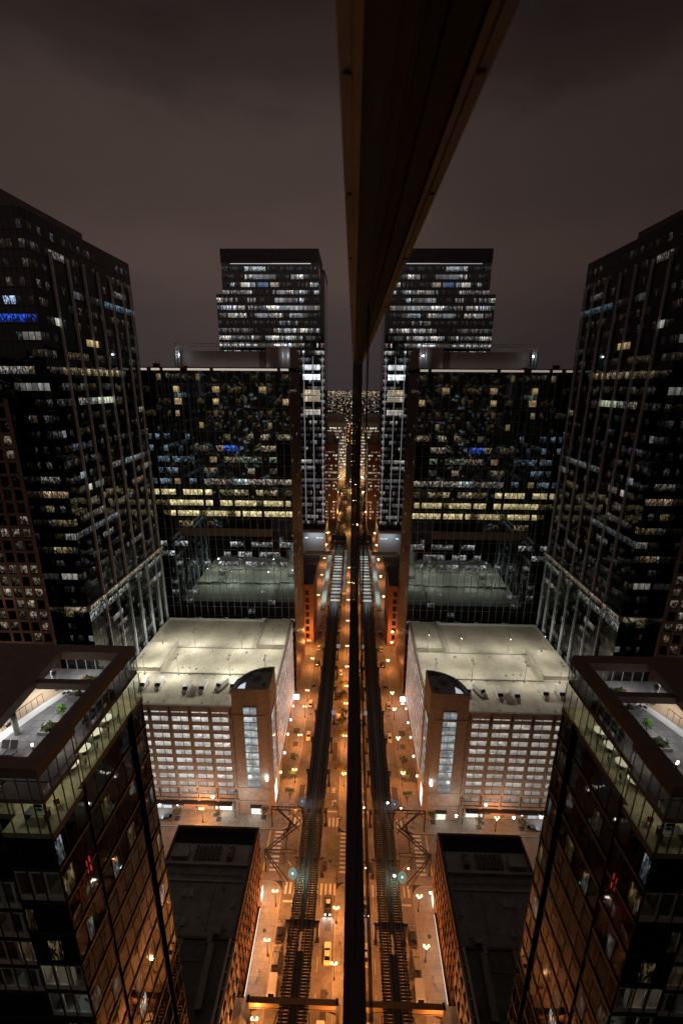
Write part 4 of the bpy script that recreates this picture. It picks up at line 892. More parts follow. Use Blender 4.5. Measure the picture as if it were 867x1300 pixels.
for r in range(38):
    d = {}; q = 0; p = pe.get(r, .5); top = (.3,.55,.9,1.3,1.8) if r < 14 else (.12,.25,.5,.8)
    while q < 50:
        L = R.choice((1,1,2,3,4,6))
        if R.random() < p:
            c = R.choice(((.95,.97,1),WHITE,(.8,.9,1))); k0 = R.choice(top)*(1.25 if r in (5,10) else .8); key = R.choice(('room','room','room','blind'))
            for j in range(q, min(50, q+L)): d[j] = (mul(c, k0*R.choice((.3,.55,.8,1)) if key == 'room' else k0*.3), key, R.choice((1,1,.7)))
        q += L
    erow.append(d)
for q in range(9,13): erow[2][q] = (mul(WHITE,.8),'blind')
for q in range(17,22): erow[2][q] = (mul((.35,.55,1),.3),'blind')
for q in range(23,27): erow[2][q] = (mul((1,.85,.6),.35),'blind')
wn = wall_windows((-96.7,EY+.5,0), (1,0,0), (0,-1,0), 1.525, 46, rowsE[:4], 2.9, lambda r, q: erow[r].get(q) or edim(), inset=.03, proud=.05)
rr = rowsE[4:]
wn += wall_windows((-101.4,EY,0), (1,0,0), (0,-1,0), 1.525, 50, rr, 2.9, lambda r, q: (erow[r+4].get(q) or edim()) if (r < 8 or q > 38) else None, inset=.03, proud=.05)
wn += wall_windows((-25.2,EY+.6,0), (1,0,0), (0,-1,0), 2.9, 1, rr, 2.9, lambda r, q: (mul(R.choice((COOL,WHITE,(1,.6,.7))),R.uniform(.2,.6)),'room') if r > 5 else None, inset=.1, proud=.05)
# bright plant floors
wn += wall_windows((-39,EY,0), (1,0,0), (0,-1,0), 3.3, 4, [143.2,150.2,131.8,127.0,117], 4.0, lambda r, q: (mul(((.85,.92,1),(.9,.95,1),(1,.82,.55),(1,.82,.6),(1,.9,.8))[r], (2.2,.9,.6,.6,.7)[r]), 'blind'), inset=.03, proud=.09)
add_windows(Eb, wn)
b = MB(); b.box(-90,-60,EY+.2,EY+.3,222.8,223.1); b.box(-60,-32,EY+.2,EY+.3,222.8,223.2); b.build('crown_light', emit('crown light', (.95,.97,1), .7), Eb)
b = MB(); b.box(-101.4,-22.2,EY+1,394,0,22); b.build('base', solid('grey base panel', (.20,.22,.24), .4, .2), Eb)
b = MB(); b.box(-50,-22.6,EY-5,EY+1,20.8,22); b.build('base_canopy', M['paleconc'], Eb)
lamp('base_light', 'AREA', (-31,EY-6,15), 1100, (.86,.95,1), Eb, size=(14,6), rot=(rad(70),0,0))
wn = wall_windows((-40,EY+1,0), (1,0,0), (0,-1,0), 3.2, 5, [13.5], 1.3, lambda r, q: (mul(COOL,1.1),'blind') if q in (0,3,4) else None); add_windows(Eb, wn)

# ================================================================== black tower on the left with silver fins
F = thing('black_tower', 'black glass tower with tall silver fins, rising beside the garage at far left', 'tower', (-100, 144, 0))
FX, FY, FE, FT = -80.0, 118.0, 170.6, 180.3
b = MB(); b.box(-135, FX, FY, FE, 0, FT); b.build('glazed_wall', M['glassF'], F)
b = MB(); b.box(-135, FX-7, FY+3.6, 156, FT, FT+5.2); b.build('roof_screen', M['screen'], F)
b = MB()
for y in (126.3,133.6,141.0,148.3,155.7,163.0,168.3): b.box(FX+.05, FX+.75, y-.16, y+.16, 0, 172.7)
b.build('fin', M['silver'], F)
fl = [FT-4.6-4.2*k for k in range(42)]
b = MB(); grid(b, (FX,FY,0), (0,1,0), (1,0,0), 1.643, 32, 0, FT, [z-.4 for z in fl], .04, .2, .03, .03); grid(b, (-135,FY,0), (1,0,0), (0,-1,0), 1.617, 34, 0, FT, [z-.4 for z in fl], .04, .2, .05, .04)
b.build('mullions', solid('black mullion', (.014,.014,.016), .35, .3), F)
NB = 1.6
def runs(n, p, cols, lo, hi):
    """stretches of lit bays with dark ones between"""
    out = {}; q = 0
    while q < n:
        L = R.randint(1, 6)
        if R.random() < p:
            c = mul(R.choice(cols), R.uniform(lo, hi)); key = R.choice(('room','room','blind'))
            for k in range(q, min(n, q+L)): out[k] = (mul(c, R.uniform(.6,1.1)), key)
        q += L
    return out
dim = lambda: (mul(R.choice(cols), R.choice((.008,.015,.03,.06))), 'room') if R.random() < .5 else None
pf = {}
for r in range(42):
    h = fl[r]
    pf[r] = .04 if h > 168 else .12 if h > 146 else .22 if h > 128 else .06 if h > 114 else .55 if h > 92 else .22 if h > 80 else .18
cols = (WHITE, COOL, WARM, WHITE, (.95,1,.9))
fr = {r: runs(34, pf[r], cols, .05, .32) for r in range(42)}
ri = {r: runs(32, pf[r]*.85, cols, .04, .32) for r in range(42)}
for q in range(27, 34):
    fr[5][q] = ((.02,.08,.6) if q < 32 else (.01,.03,.2), 'room')
fr[4][30] = fr[4][29] = ((.5,.7,1),'room')
for q in range(12, 16): ri[6][q] = ((.55,.4,.18),'blind')
for q in range(13, 19): ri[10][q] = ((.62,.70,.5),'blind')
for q in range(20, 32): ri[3][q] = ((.10,.16,.20),'room')
for q in range(8, 24): ri[8][q] = ((.55,.40,.22),'room') if q % 2 else ((.1,.08,.05),'room')
ri[5][4] = ((.6,.6,.5),'blind'); ri[16][5] = ri[16][6] = ((.7,.65,.5),'blind')
for q in range(0, 34): fr[16][q] = (mul((1,.68,.4),R.uniform(.12,.5)),'room')
wn = wall_windows((-135.0,FY,0), (1,0,0), (0,-1,0), 1.617, 34, fl, 1.9, lambda r, q: fr[r].get(q) or dim())
wn += wall_windows((FX,FY,0), (0,1,0), (1,0,0), 1.643, 32, fl, 1.9, lambda r, q: ri[r].get(q) or dim(), proud=.03)
add_windows(F, wn)
b = MB(); b.box(FX+.01, FX+.9, FY-.9, FE, 72.9, 74.6); b.box(-135, FX+.009, FY-.9, FY-.01, 72.9, 74.6); b.build('ledge', M['paleconc'], F)
b = MB(); b.box(FX+.91, FX+.95, FY-.5, FE-.3, 73.0, 74.5); b.box(-96, FX+.5, FY-.95, FY-.91, 73.0, 74.5)
wn = wall_windows((FX+.93,FY-.6,0), (0,1,0), (1,0,0), 1.75, 30, [72.95], 1.6, lambda r, q: (mul((1,.80,.6),R.uniform(.2,.42)),'room'), inset=.03); wn += wall_windows((-97.6,FY-.93,0), (1,0,0), (0,-1,0), 1.75, 10, [72.95], 1.6, lambda r, q: (mul((1,.74,.52),R.uniform(.15,.5)),'room'), inset=.03)
wn += wall_windows((FX+.05,FY,0), (0,1,0), (1,0,0), 2.43, 21, [69.0], 2.2, lambda r, q: (mul((.95,1,.9),R.uniform(.1,.4)),'room') if R.random() < .8 else None)
add_windows(F, wn)
# concrete-framed block added in front, standing in for a reflection in its glass
Gw = thing('reflection_stand_in', 'slim brown concrete-framed block standing in for a reflection in the black tower', 'building', (-95, 114, 0))
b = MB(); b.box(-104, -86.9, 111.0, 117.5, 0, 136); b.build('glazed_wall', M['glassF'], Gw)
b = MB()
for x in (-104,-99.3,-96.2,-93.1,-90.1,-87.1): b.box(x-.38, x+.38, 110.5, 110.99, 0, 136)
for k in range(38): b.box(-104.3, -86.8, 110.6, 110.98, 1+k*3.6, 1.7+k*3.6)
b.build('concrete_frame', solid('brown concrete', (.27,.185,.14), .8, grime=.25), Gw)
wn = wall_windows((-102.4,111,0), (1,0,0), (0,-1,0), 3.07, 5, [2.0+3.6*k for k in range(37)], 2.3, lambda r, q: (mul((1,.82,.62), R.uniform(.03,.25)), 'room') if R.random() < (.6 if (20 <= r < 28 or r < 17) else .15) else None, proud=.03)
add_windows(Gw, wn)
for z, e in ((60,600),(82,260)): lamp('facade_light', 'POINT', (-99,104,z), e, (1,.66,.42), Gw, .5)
# ================================================================== elevated railway
RW = thing('elevated_railway', 'double-track elevated railway on dark steel bents, running down the middle of the street', 'railway', (-11.2, 60, 0))
ZD = 7.1
def cxr(y): return -11.6+min(1.0,max(0.0,(y-50)/125))*1.4
Y0, Y1 = -20, 700
deck = MB(); y = Y0; near = []
while y < 520:
    for s in (-1.75, 1.75):
        c = cxr(y)+s; j = R.uniform(-.12,.12); deck.box(c-1.5+j, c+1.5+j, y, y+(.32 if y < 112 else .42), ZD, ZD+.2)
    y += .60 if y < 260 else .9
deck.build('sleepers', M['timber'], RW)['kind'] = 'stuff'
for s in (-2.5,-1.0,1.0,2.5):
    b = MB()
    for ya, yb in ((Y0,50),(50,175),(175,Y1)): b.bar((cxr(ya)+s,ya,ZD+.28),(cxr(yb)+s,yb,ZD+.28), .09, .15)
    b.build('rail', M['rail'], RW)
for s in (-2.95,-.45,.45,2.95):
    b = MB()
    for ya, yb in ((Y0,50),(50,175),(175,Y1)): b.bar((cxr(ya)+s,ya,ZD+.27),(cxr(yb)+s,yb,ZD+.27), .2, .12)
    b.build('guard_timber', M['timber'], RW)
for s in (-2.5,-1.0,1.0,2.5):
    b = MB()
    for ya, yb in ((Y0,50),(50,175),(175,Y1)): b.bar((cxr(ya)+s,ya,ZD-.72),(cxr(yb)+s,yb,ZD-.72), .32, 1.3)
    b.build('girder', M['steel'], RW)
for seg in (((50,72,1.9),),((76,175,1.0),(175,250,1.0))):
    b = MB()
    for ya, yb, w in seg: b.bar((cxr(ya),ya,ZD+.22),(cxr(yb),yb,ZD+.22), w, .06)
    b.build('walkway', M['walkboard'], RW)
bents = [62.8, 78.3, 94.0, 109.6, 124.5, 139.5, 154.5, 169.5, 184.5, 200, 215.5, 231]+[246+15.5*k for k in range(22)]
for i, y in enumerate(bents):
    if i == 0: continue
    c = cxr(y); b = MB(); b.box(c-4.2, c+4.2, y-.35, y+.35, ZD-1.7, ZD-.1); b.build('cross_girder', M['steel'], RW)
    for s in (-3.75, 3.75):
        b = MB(); x = c+s
        b.box(x-.28,x+.28,y-.22,y-.18,0,ZD-1.7); b.box(x-.28,x+.28,y+.18,y+.22,0,ZD-1.7); b.box(x-.05,x+.05,y-.18,y+.18,0,ZD-1.7); b.box(x-.5,x+.5,y-.45,y+.45,0,.5); b.build('support_column', M['steel'], RW)
    if y < 300:
        for s in (-1,1): b = MB(); b.bar((c+s*3.9,y,ZD-.1),(c+s*4.4,y,ZD+.2),.3,.3); b.build('bracket', M['steel'], RW)
# portal straddling the road near the bottom of the view
P = thing('steel_portal', 'wide steel portal frame straddling the street under the near tracks', 'portal frame', (-11.7, 62.8, 0))
b = MB(); b.box(-21.9, -1.7, 62.45, 62.6, ZD-1.3, ZD+.35); b.box(-22.1,-1.5,62.3,63.4,ZD+.35,ZD+.5); b.box(-22.1,-1.5,62.3,63.4,ZD-1.45,ZD-1.3); b.build('beam', solid('ochre painted steel', (.24,.17,.09), .6, var=.3, scale=3), P)
for x in (-21.8,-1.8): b = MB(); b.box(x-.3,x+.3,62.2,63.5,.14,ZD+.8); b.build('column', M['steel'], P)
for a, c in (((-21.6,62.8,3.5),(-17.8,62.8,ZD-1.4)),((-2,62.8,3.5),(-5.8,62.8,ZD-1.4))): b = MB(); b.bar(a, c, .25); b.build('brace', M['steel'], P)
b = MB(); b.bar((-18.5,50,ZD-.5),(-14.8,61.5,ZD-.5),.2); b.bar((-5.3,50,ZD-.5),(-8.1,61.5,ZD-.5),.2); b.build('sway_brace', M['steel'], P)
# signal bridge over the left side of the crossing
SB = thing('signal_bridge', 'braced steel signal bridge reaching from the tracks over the left crosswalk', 'signal bridge', (-19, 101, 0))
b = MB(); H = ZD+.4
for z in (H, H+1.3): b.bar((-24.2,94.8,z),(-15,94.8,z),.22); b.bar((-24.7,108.4,z),(-15,108.4,z),.22)
for k in range(7): x = -24.2+k*1.35; b.bar((x,94.8,H),(x+.7,94.8,H+1.3),.12); b.bar((x+.7,94.8,H+1.3),(x+1.35,94.8,H),.12); b.bar((x-.4,108.4,H),(x+.3,108.4,H+1.3),.12)
b.build('lattice_beam', M['steel'], SB)
b = MB()
for a, c in (((-24.2,94.8,H),(-15,103.5,H)),((-24.2,94.8,H+1),(-15,104.2,H+1)),((-24.2,94.8,H),(-16.8,86.5,H)),((-24.2,94.8,H+1),(-16.2,86.8,H+1)),((-22.8,108.4,H),(-15,101.8,H)),((-22.8,108.4,H+1),(-15.4,101.5,H+1)),((-19.5,108.4,H),(-15,105,H)),((-18.2,94.8,H+1.3),(-18.2,104,H+1)),((-19,94.8,H),(-15,90.5,H)),((-16.5,108.4,H),(-19.7,98.8,H))): b.bar(a, c, .24)
b.build('brace', M['steel'], SB)
for x, y in ((-24.2,94.8),(-24.7,108.4)): b = MB(); b.cyl((x,y,.14),(x,y,H+1.3),.2,None,10); b.build('post', M['steel'], SB)
def frosted(name, c, e):
    m = bpy.data.materials.new(name); m.use_nodes = True; t = m.node_tree; t.nodes.clear()
    o = nn(t, 'ShaderNodeOutputMaterial'); mx = nn(t, 'ShaderNodeMixShader'); tr = nn(t, 'ShaderNodeBsdfTransparent'); em = nn(t, 'ShaderNodeEmission'); nz = nn(t, 'ShaderNodeTexNoise'); rr = nn(t, 'ShaderNodeMapRange'); g = nn(t, 'ShaderNodeNewGeometry')
    nz.inputs['Scale'].default_value = 2.2; t.links.new(g.outputs['Position'], nz.inputs[0]); rr.inputs[1].default_value = .3; rr.inputs[2].default_value = .7; rr.inputs[3].default_value = .15; rr.inputs[4].default_value = .8; t.links.new(nz.outputs['Fac'], rr.inputs[0])
    em.inputs[0].default_value = (*c,1); em.inputs[1].default_value = e; t.links.new(rr.outputs[0], mx.inputs[0]); t.links.new(tr.outputs[0], mx.inputs[1]); t.links.new(em.outputs[0], mx.inputs[2]); t.links.new(mx.outputs[0], o.inputs[0]); m.cycles.emission_sampling = 'NONE'; return m
for k, (x, y) in enumerate(((-15.2,88.6),(-15.0,110.6))):
    t = thing('track_floodlight', ('greenish-white round floodlight beside the tracks at the near crosswalk','bluish-white round floodlight beside the tracks at the far crosswalk')[k], 'floodlight', (x,y,ZD))
    c = ((.62,1,.86),(.72,.86,1))[k]
    b = MB(); b.cyl((x+.6,y,ZD+.2),(x+.6,y,ZD+1.6),.07,None,8); b.bar((x+.6,y,ZD+1.5),(x,y,ZD+1.5),.08); b.build('post', M['steel'], t)
    b = MB(); b.ball((x,y,ZD+1.5),1.25,16,12,sz=1.25); b.build('globe', frosted('frosted floodlight globe', c, (.32,.12)[k]), t); b = MB(); b.ball((x,y,ZD+1.5),.3,10,8); b.build('bulb_core', emit('floodlight bulb', c, (2.5,.8)[k]), t)
    lamp('bulb', 'POINT', (x+2.2,y,ZD+2.0), (420,120)[k], c, t, .25)
for k, (x, y) in enumerate(((-6.2,199),(-6.4,151))):
    t = thing('track_sign', 'small pale blue panel on the right edge of the tracks, %s' % ('the farther one','the nearer one')[k], 'sign', (x,y,ZD))
    b = MB(); b.box(x-.9,x+.9,y-.05,y+.05,ZD+.8,ZD+3.0); b.build('panel', emit('blue panel', (.45,.65,.8), .22), t); b = MB(); b.cyl((x,y+.15,ZD-.1),(x,y+.15,ZD+3),.08,None,8); b.build('post', M['steel'], t)
# station farther on
ST = thing('station', 'elevated station with pale platforms and lit tracks, down the street beside the tall tower', 'station', (-12, 290, 0))
b = MB(); b.box(-18.6,-15.6,240,352,ZD-.3,ZD+.9); b.box(-5.6,-3.4,262,352,ZD-.3,ZD+.9); b.build('platform', M['paleconc'], ST)
b = MB(); b.box(-36,-15.5,317,324,ZD+5.0,ZD+5.8); b.build('footbridge', M['paleconc'], ST)
b = MB(); b.box(-17.5,-4.6,340,343,ZD+4.6,ZD+6.3); b.box(-17.4,-15,340,366,ZD+.9,ZD+4.59); b.box(-6.6,-4.6,340,366,ZD+.9,ZD+4.59); b.box(-17.6,-4.5,352,360,ZD+5.0,ZD+6.6); b.build('station_house', M['steel'], ST)
for i, y in enumerate([251+5.3*k for k in range(15)]):
    b = MB(); b.box(-13.2,-7.0,y,y+2.6,ZD+.36,ZD+.40); b.build('track_panel', M['paleconc'], ST)
b = MB()
for k in range(9):
    for x in (-15.7,-5.5): b.cyl((x,242+k*12 if x < -10 else 264+k*10,ZD+.9),(x,242+k*12 if x < -10 else 264+k*10,ZD+4.5),.12,None,6)
b.build('platform_posts', M['steel'], ST)
for k in range(6): lamp('platform_light', 'AREA', (-10.2,250+18*k,ZD+5), 480, (.92,.95,.95), ST, size=(3,10))
for k in range(3): lamp('platform_light', 'AREA', (-17.2,255+34*k,ZD+5), 420, (.8,1,.9), ST, size=(2,16))
# old brick house past the glass tower
RB = thing('red_brick_house', 'narrow orange-lit red brick house between the glass tower and the tracks', 'house', (-27, 224, 0))
b = MB(); b.box(-34,-20.4,214,240,0,36); b.build('wall', M['redbrick'], RB)
b = MB(); b.box(-34.2,-20.2,213.8,240.2,36,36.8); b.box(-31,-24,216,222,36.8,38.5); b.build('cornice', M['darkmull'], RB)
for k in range(7):
    for x in (-23.6,-27.6):
        b = MB(); b.box(x-1.0,x+1.0,213.92,213.98,4+k*4.4,6.8+k*4.4); f = b.build('window', M['glassO'], RB)
lamp('wall_light', 'POINT', (-22.5,209,12), 1500, SOD, RB, .4)

# ================================================================== street lamps
def street_lamp(x, y, z0, twin, h=5.9):
    t = thing('street_lamp', None, 'street lamp', (x,y,z0), 'street lamps along the pavements')
    b = MB(); b.cyl((x,y,z0),(x,y,z0+.9),.24,.16,10); b.cyl((x,y,z0+.9),(x,y,z0+h-.25),.1,.07,8); b.build('post', M['steel'], t)
    b = MB()
    if twin: b.bar((x-.55,y,z0+h-.35),(x+.55,y,z0+h-.35),.09)
    else: b.bar((x,y,z0+h-.2),(x+.02,y,z0+h-.1),.09)
    b.build('arm', M['steel'], t)
    for s in ((-.55,.55) if twin else (0,)):
        b = MB(); b.ball((x+s,y,z0+h),.31,12,8); b.build('globe', GLOBE, t, smooth=True)
    lamp('bulb', 'POINT', (x,y+.0,z0+h-.62), 1, (1,.335,.085), t, .2)
    return t
GLOBE = emit('sodium globe', (1,.66,.26), 5.5)
near = street_lamp(-2.85, 70.6, .14, True)
LP = [(-2.85,70.6,1),(-2.75,82.3,1),(-19.85,74.7,1),(-19.7,85.8,1)]
LP += [(-2.2,y,1) for y in (58.5,47,35.5,24)]+[(-19.9,y,1) for y in (63.5,52,40.5,29)]
LPR = [(-1.6,124.2),(-1.6,141.8),(-1.5,160.1),(-1.5,171.6),(-1.4,186.3)]; LPL = [(-19.5,125.3),(-19.4,141.6),(-19.3,157.6),(-19.2,168),(-19.1,192.3),(-22.4,208.4),(-22.0,224),(-22.6,239.3)]
ordn = ('first','second','third','fourth','fifth','sixth','seventh','eighth','ninth','tenth','eleventh','twelfth')
lamps = []
def put(x, y, lab):
    o = near if not lamps else copy_tree(near, (x,y,.14)); o.location = (x,y,.14); o['label'] = lab; lamps.append(o)
put(-2.85,70.6,'lit twin-globe street lamp on the right pavement beside the yellow taxi')
put(-2.75,82.3,'lit twin-globe street lamp on the right pavement beside the dark car with headlights')
put(-19.85,74.7,'lit twin-globe street lamp on the left pavement beside the parked cars and shop strip')
put(-19.7,85.8,'lit twin-globe street lamp on the left pavement, nearest the signal bridge')
for k, y in enumerate((58.5,47,35.5,24)): put(-2.3,y,'street lamp on the right pavement before the steel portal, %s back from it' % ordn[k])
for k, y in enumerate((60.5,49,37.5,26)): put(-19.9,y,'street lamp on the left pavement before the steel portal, %s back from it' % ordn[k])
for k, (x, y) in enumerate(LPR): put(x,y,'street lamp on the right pavement past the crossing, %s among the trees' % ordn[k])
for k, (x, y) in enumerate(LPL): put(x,y,'street lamp on the left pavement past the crossing, %s from the garage corner' % ordn[k])
for k in range(5): put(-1.6,204+26*k,'street lamp on the far right pavement beside the station, %s of its row' % ordn[k])
for k in range(5): put(-21.5,262+32*k,'street lamp on the far left pavement beyond the brick house, %s of its row' % ordn[k])
near_bulb = [c for c in S.objects if c.parent == near and c.type == 'LIGHT'][0]
near_bulb.data.energy = LAMP_W = 4700.0
# side street lamps that spill on to the crossing
for k, (x, y) in enumerate(((-34,90.3),(-48,109.2),(-62,90.3),(-78,109.2))): put(x,y,'street lamp along the side street, %s from the corner' % ordn[k])
# ================================================================== vehicles
def loft(mb, secs):
    """secs: list of rings (same point count) joined end to end"""
    n = len(secs[0]); p = [q for s in secs for q in s]; f = []
    for i in range(len(secs)-1):
        for k in range(n): f.append((i*n+k, i*n+(k+1)%n, (i+1)*n+(k+1)%n, (i+1)*n+k))
    f.append(tuple(range(n-1,-1,-1))); f.append(tuple(range((len(secs)-1)*n, len(secs)*n)))
    mb.idx(p, f)
HEADL = emit('headlight on', (1,.95,.85), 10); TAILL = emit('tail light', (1,.05,.03), .25); LENS = solid('lamp glass', (.5,.5,.5), .2)
def vehicle(kind, paint, label, x, y, a, z=0.0, group=None, lights=False, cat='car', name=None, sign=None):
    """long axis along local +y (nose); turned by a about z"""
    L, Wd, Hc = {'car':(4.8,1.84,1.45), 'van':(5.3,1.98,2.15), 'pickup':(5.6,2.0,1.85), 'suv':(4.8,1.95,1.75)}[kind]
    t = thing(name or {'car':'parked_car','van':'parked_van','pickup':'pickup_truck','suv':'parked_car'}[kind], label, cat, (x,y,z), group)
    t['_o'] = (0,0,0); h = L/2; w = Wd/2
    def ring(y, ww, z0, z1, tz=.12): return [(-ww*.94,y,z0),(ww*.94,y,z0),(ww,y,z0+.15),(ww,y,z1-tz),(ww*.9,y,z1),(-ww*.9,y,z1),(-ww,y,z1-tz),(-ww,y,z0+.15)]
    b = MB(); g = MB()
    def cabin(y0, y1, yt0, yt1, zb, zt, wb, wt, panes=(0,1,2,3)):
        p = [(-wb,y0,zb),(wb,y0,zb),(wb,y1,zb),(-wb,y1,zb),(-wt,yt0,zt),(wt,yt0,zt),(wt,yt1,zt),(-wt,yt1,zt)]
        b.idx(p, [(4,5,6,7),(0,1,5,4),(1,2,6,5),(2,3,7,6),(3,0,4,7),(0,3,2,1)])
        V = [Vector(q) for q in p]
        def pane(i, j, k, l, e=.10, off=.012):
            q = [V[i],V[j],V[k],V[l]]; c = sum(q, Vector())/4; nrm = (q[1]-q[0]).cross(q[2]-q[0]).normalized()
            g.face([c+(v-c)*(1-e)+nrm*off for v in q])
        Q = ((0,1,5,4),(1,2,6,5),(2,3,7,6),(3,0,4,7))
        for i in panes: pane(*Q[i], e=(.10 if len(panes) == 4 else .22))
    if kind in ('car','suv'):
        zt = .92 if kind == 'car' else 1.05
        loft(b, [ring(-h,w*.84,.36,zt-.14), ring(-h+.18,w*.96,.26,zt-.02), ring(-h+.9,w,.22,zt), ring(0,w,.22,zt), ring(h-1.3,w,.22,zt-.02), ring(h-.3,w*.95,.25,zt-.18), ring(h,w*.80,.34,zt-.32)])
        if kind == 'car': cabin(-h+.75,h-1.45,-h+1.45,h-2.25,zt-.02,Hc,w*.90,w*.70)
        else: cabin(-h+.12,h-1.35,-h+.4,h-2.05,zt-.02,Hc,w*.92,w*.76)
        wy = (-h+.95, h-.95)
    elif kind == 'van':
        loft(b, [ring(-h,w*.96,.35,1.15), ring(-h+.1,w,.28,1.2), ring(h-1.1,w,.28,1.2), ring(h-.25,w*.94,.3,1.0), ring(h,w*.84,.36,.8)])
        cabin(-h+.04,h-.85,-h+.08,h-1.45,1.18,Hc,w*.985,w*.94,(0,2))
        wy = (-h+1.0, h-1.0)
    else:
        loft(b, [ring(-h,w*.96,.45,1.05), ring(-h+.1,w,.38,1.08), ring(h-1.4,w,.38,1.1), ring(h-.3,w*.95,.4,1.0), ring(h,w*.86,.46,.85)])
        cabin(-.35,h-1.3,-.15,h-1.95,1.07,Hc,w*.92,w*.76)
        b.box(-w*.98,-w*.86,-h+.05,-.4,1.085,1.35); b.box(w*.86,w*.98,-h+.05,-.4,1.085,1.35); b.box(-w*.85,w*.85,-h+.05,-h+.15,1.085,1.35)
        wy = (-h+1.1, h-1.0)
    b.build('body', paint, t); g.build('windows', M['carglass'], t)
    for yy in wy:
        for s in (-1,1):
            k = MB(); k.cyl((s*(w-.22),yy,.34),(s*(w+.015),yy,.34),.34,None,16); q = k.build('wheel', M['tyre'], t); k = MB(); k.cyl((s*(w+.016),yy,.34),(s*(w+.025),yy,.34),.2,None,12); k.build('rim', M['silver'], q)
    zl = {'car':.66,'suv':.78,'van':.85,'pickup':.85}[kind]
    for s in (-1,1):
        k = MB(); k.box(s*w*.66-.17,s*w*.66+.17,h-.12,h+.03,zl-.13,zl+.06); k.build('headlight', HEADL if lights else LENS, t)
        k = MB(); k.box(s*w*.72-.14,s*w*.72+.14,-h-.025,-h+.1,zl-.05,zl+.12); k.build('taillight', TAILL, t)
    if sign: k = MB(); k.box(-.32,.32,-.35,-.18,Hc+.002,Hc+.2); k.build('roof_sign', sign, t)
    if lights:
        for s in (-1,1): lamp('beam', 'SPOT', (s*w*.6,h+.1,zl), 260, (1,.95,.85), t, .06, rot=(rad(72),0,0))
    t.rotation_euler.z = a
    return t
PI = math.pi
pt = lambda n, c, r=.3: solid(n, c, r, .0, var=.03, spec=.5)
TAXI = pt('yellow taxi paint', (.80,.74,.42)); WHT = pt('white car paint', (.7,.7,.68)); BLK = pt('black car paint', (.02,.02,.022)); GRY = pt('grey car paint', (.12,.12,.125)); SIL = pt('silver car paint', (.38,.38,.39)); DKB = pt('dark blue car paint', (.03,.04,.08)); REDP = pt('red car paint', (.25,.03,.02)); CREAM = pt('cream car paint', (.6,.55,.42))
tsign = emit('taxi roof light', (1,.8,.5), .6)
vehicle('car', TAXI, 'yellow taxi driving on the right lane between the tracks and a street lamp', -4.75, 75.4, 0, cat='taxi', name='taxi', sign=tsign)
vehicle('car', BLK, 'dark car with headlights on, waiting on the right lane before the crosswalk', -5.2, 86.2, PI, lights=True, name='waiting_car')
vehicle('pickup', WHT, 'white pickup truck on the right lane under the steel portal', -5.6, 60.2, 0, cat='pickup')
vehicle('van', WHT, 'white van parked at the left kerb behind the dark cars, near the portal', -17.55, 67.9, PI, cat='van')
vehicle('suv', GRY, 'grey car parked at the left kerb just past the white van', -17.6, 74.2, 0)
vehicle('car', BLK, 'black car parked at the left kerb, farthest of the row before the crossing', -17.5, 79.6, 0)
vehicle('car', TAXI, 'yellow taxi in the left lane beside the parking garage', -16.6, 147, PI, cat='taxi', name='taxi', sign=tsign)
vehicle('car', WHT, 'white car in the right lane well past the crossing, farther of two', -4.6, 189, 0, name='moving_car')
vehicle('suv', CREAM, 'cream car in the right lane past the crossing, beside the lit trees', -4.7, 157.5, 0, name='moving_car')
vehicle('car', SIL, 'silver car parked by the left pavement near the lit box sign', -17.6, 166, 0)
vehicle('car', GRY, 'grey car on the left lane at the far end of the garage', -17.0, 178, PI, name='moving_car')
vehicle('suv', DKB, 'dark blue car on the left side of the street opposite the glass tower', -17.3, 196, 0)
vehicle('car', REDP, 'red car on the left side of the street near the brick house', -17.2, 226, 0)
vehicle('car', WHT, 'white car on the left side of the street before the brick house', -17.1, 210, 0)
vehicle('suv', BLK, 'black car parked at the right kerb among the trees', -4.5, 172, 0)
vehicle('car', GRY, 'grey car parked at the plaza in front of the garage shops, beside the lanterns', -60.5, 110.2, PI/2)
van_x = [(-69.6,123.9,.10,'leftmost'),(-64.2,124.0,.02,'second from the left'),(-54.3,122.6,-.06,'third from the left'),(-49.0,122.9,-.02,'fourth from the left'),(-43.2,124.3,-.42,'slanted one, nearest the rounded tower')]
for x, y, a, nm in van_x: vehicle('van', WHT, 'white van on the garage roof deck, %s' % nm, x, y, PI+a*1.0, z=41.5, group='white vans on the garage roof', cat='van')
vehicle('van', WHT, 'white van half hidden behind the rounded tower on the garage roof', -38.6, 124.2, PI-.3, z=41.5, group='white vans on the garage roof', cat='van')

# ================================================================== trees
def tree(x, y, h, label, group, n=9, lv=70, col='leaf'):
    t = thing('street_tree', label, 'tree', (x,y,.14), group)
    b = MB(); th = h*.42; b.cyl((x,y,.14),(x+.05,y,th),.13,.09,8); tips = []
    for k in range(6):
        a = k*1.05+R.random(); q = (x+math.cos(a)*h*.22, y+math.sin(a)*h*.22, th+h*.28*R.uniform(.7,1.1)); b.cyl((x+.05,y,th-.1),q,.06,.02,6); tips.append(q)
    b.cyl((x+.05,y,th),(x,y,h*.85),.08,.02,6); b.build('trunk', M['bark'], t)
    bl = [(q[0]+R.gauss(0,.3),q[1]+R.gauss(0,.3),q[2]+R.uniform(-.2,.6),h*R.uniform(.10,.17)) for q in tips for _ in range(2)]+[(x+R.gauss(0,.3),y+R.gauss(0,.3),h*R.uniform(.75,.95),h*.14) for _ in range(3)]
    b = MB(); leaves(b, bl, lv, .13); b.build('crown', M[col], t)
M['yleaf'] = solid('yellowing leaves', (.16,.13,.03), .6, var=.5, scale=6)
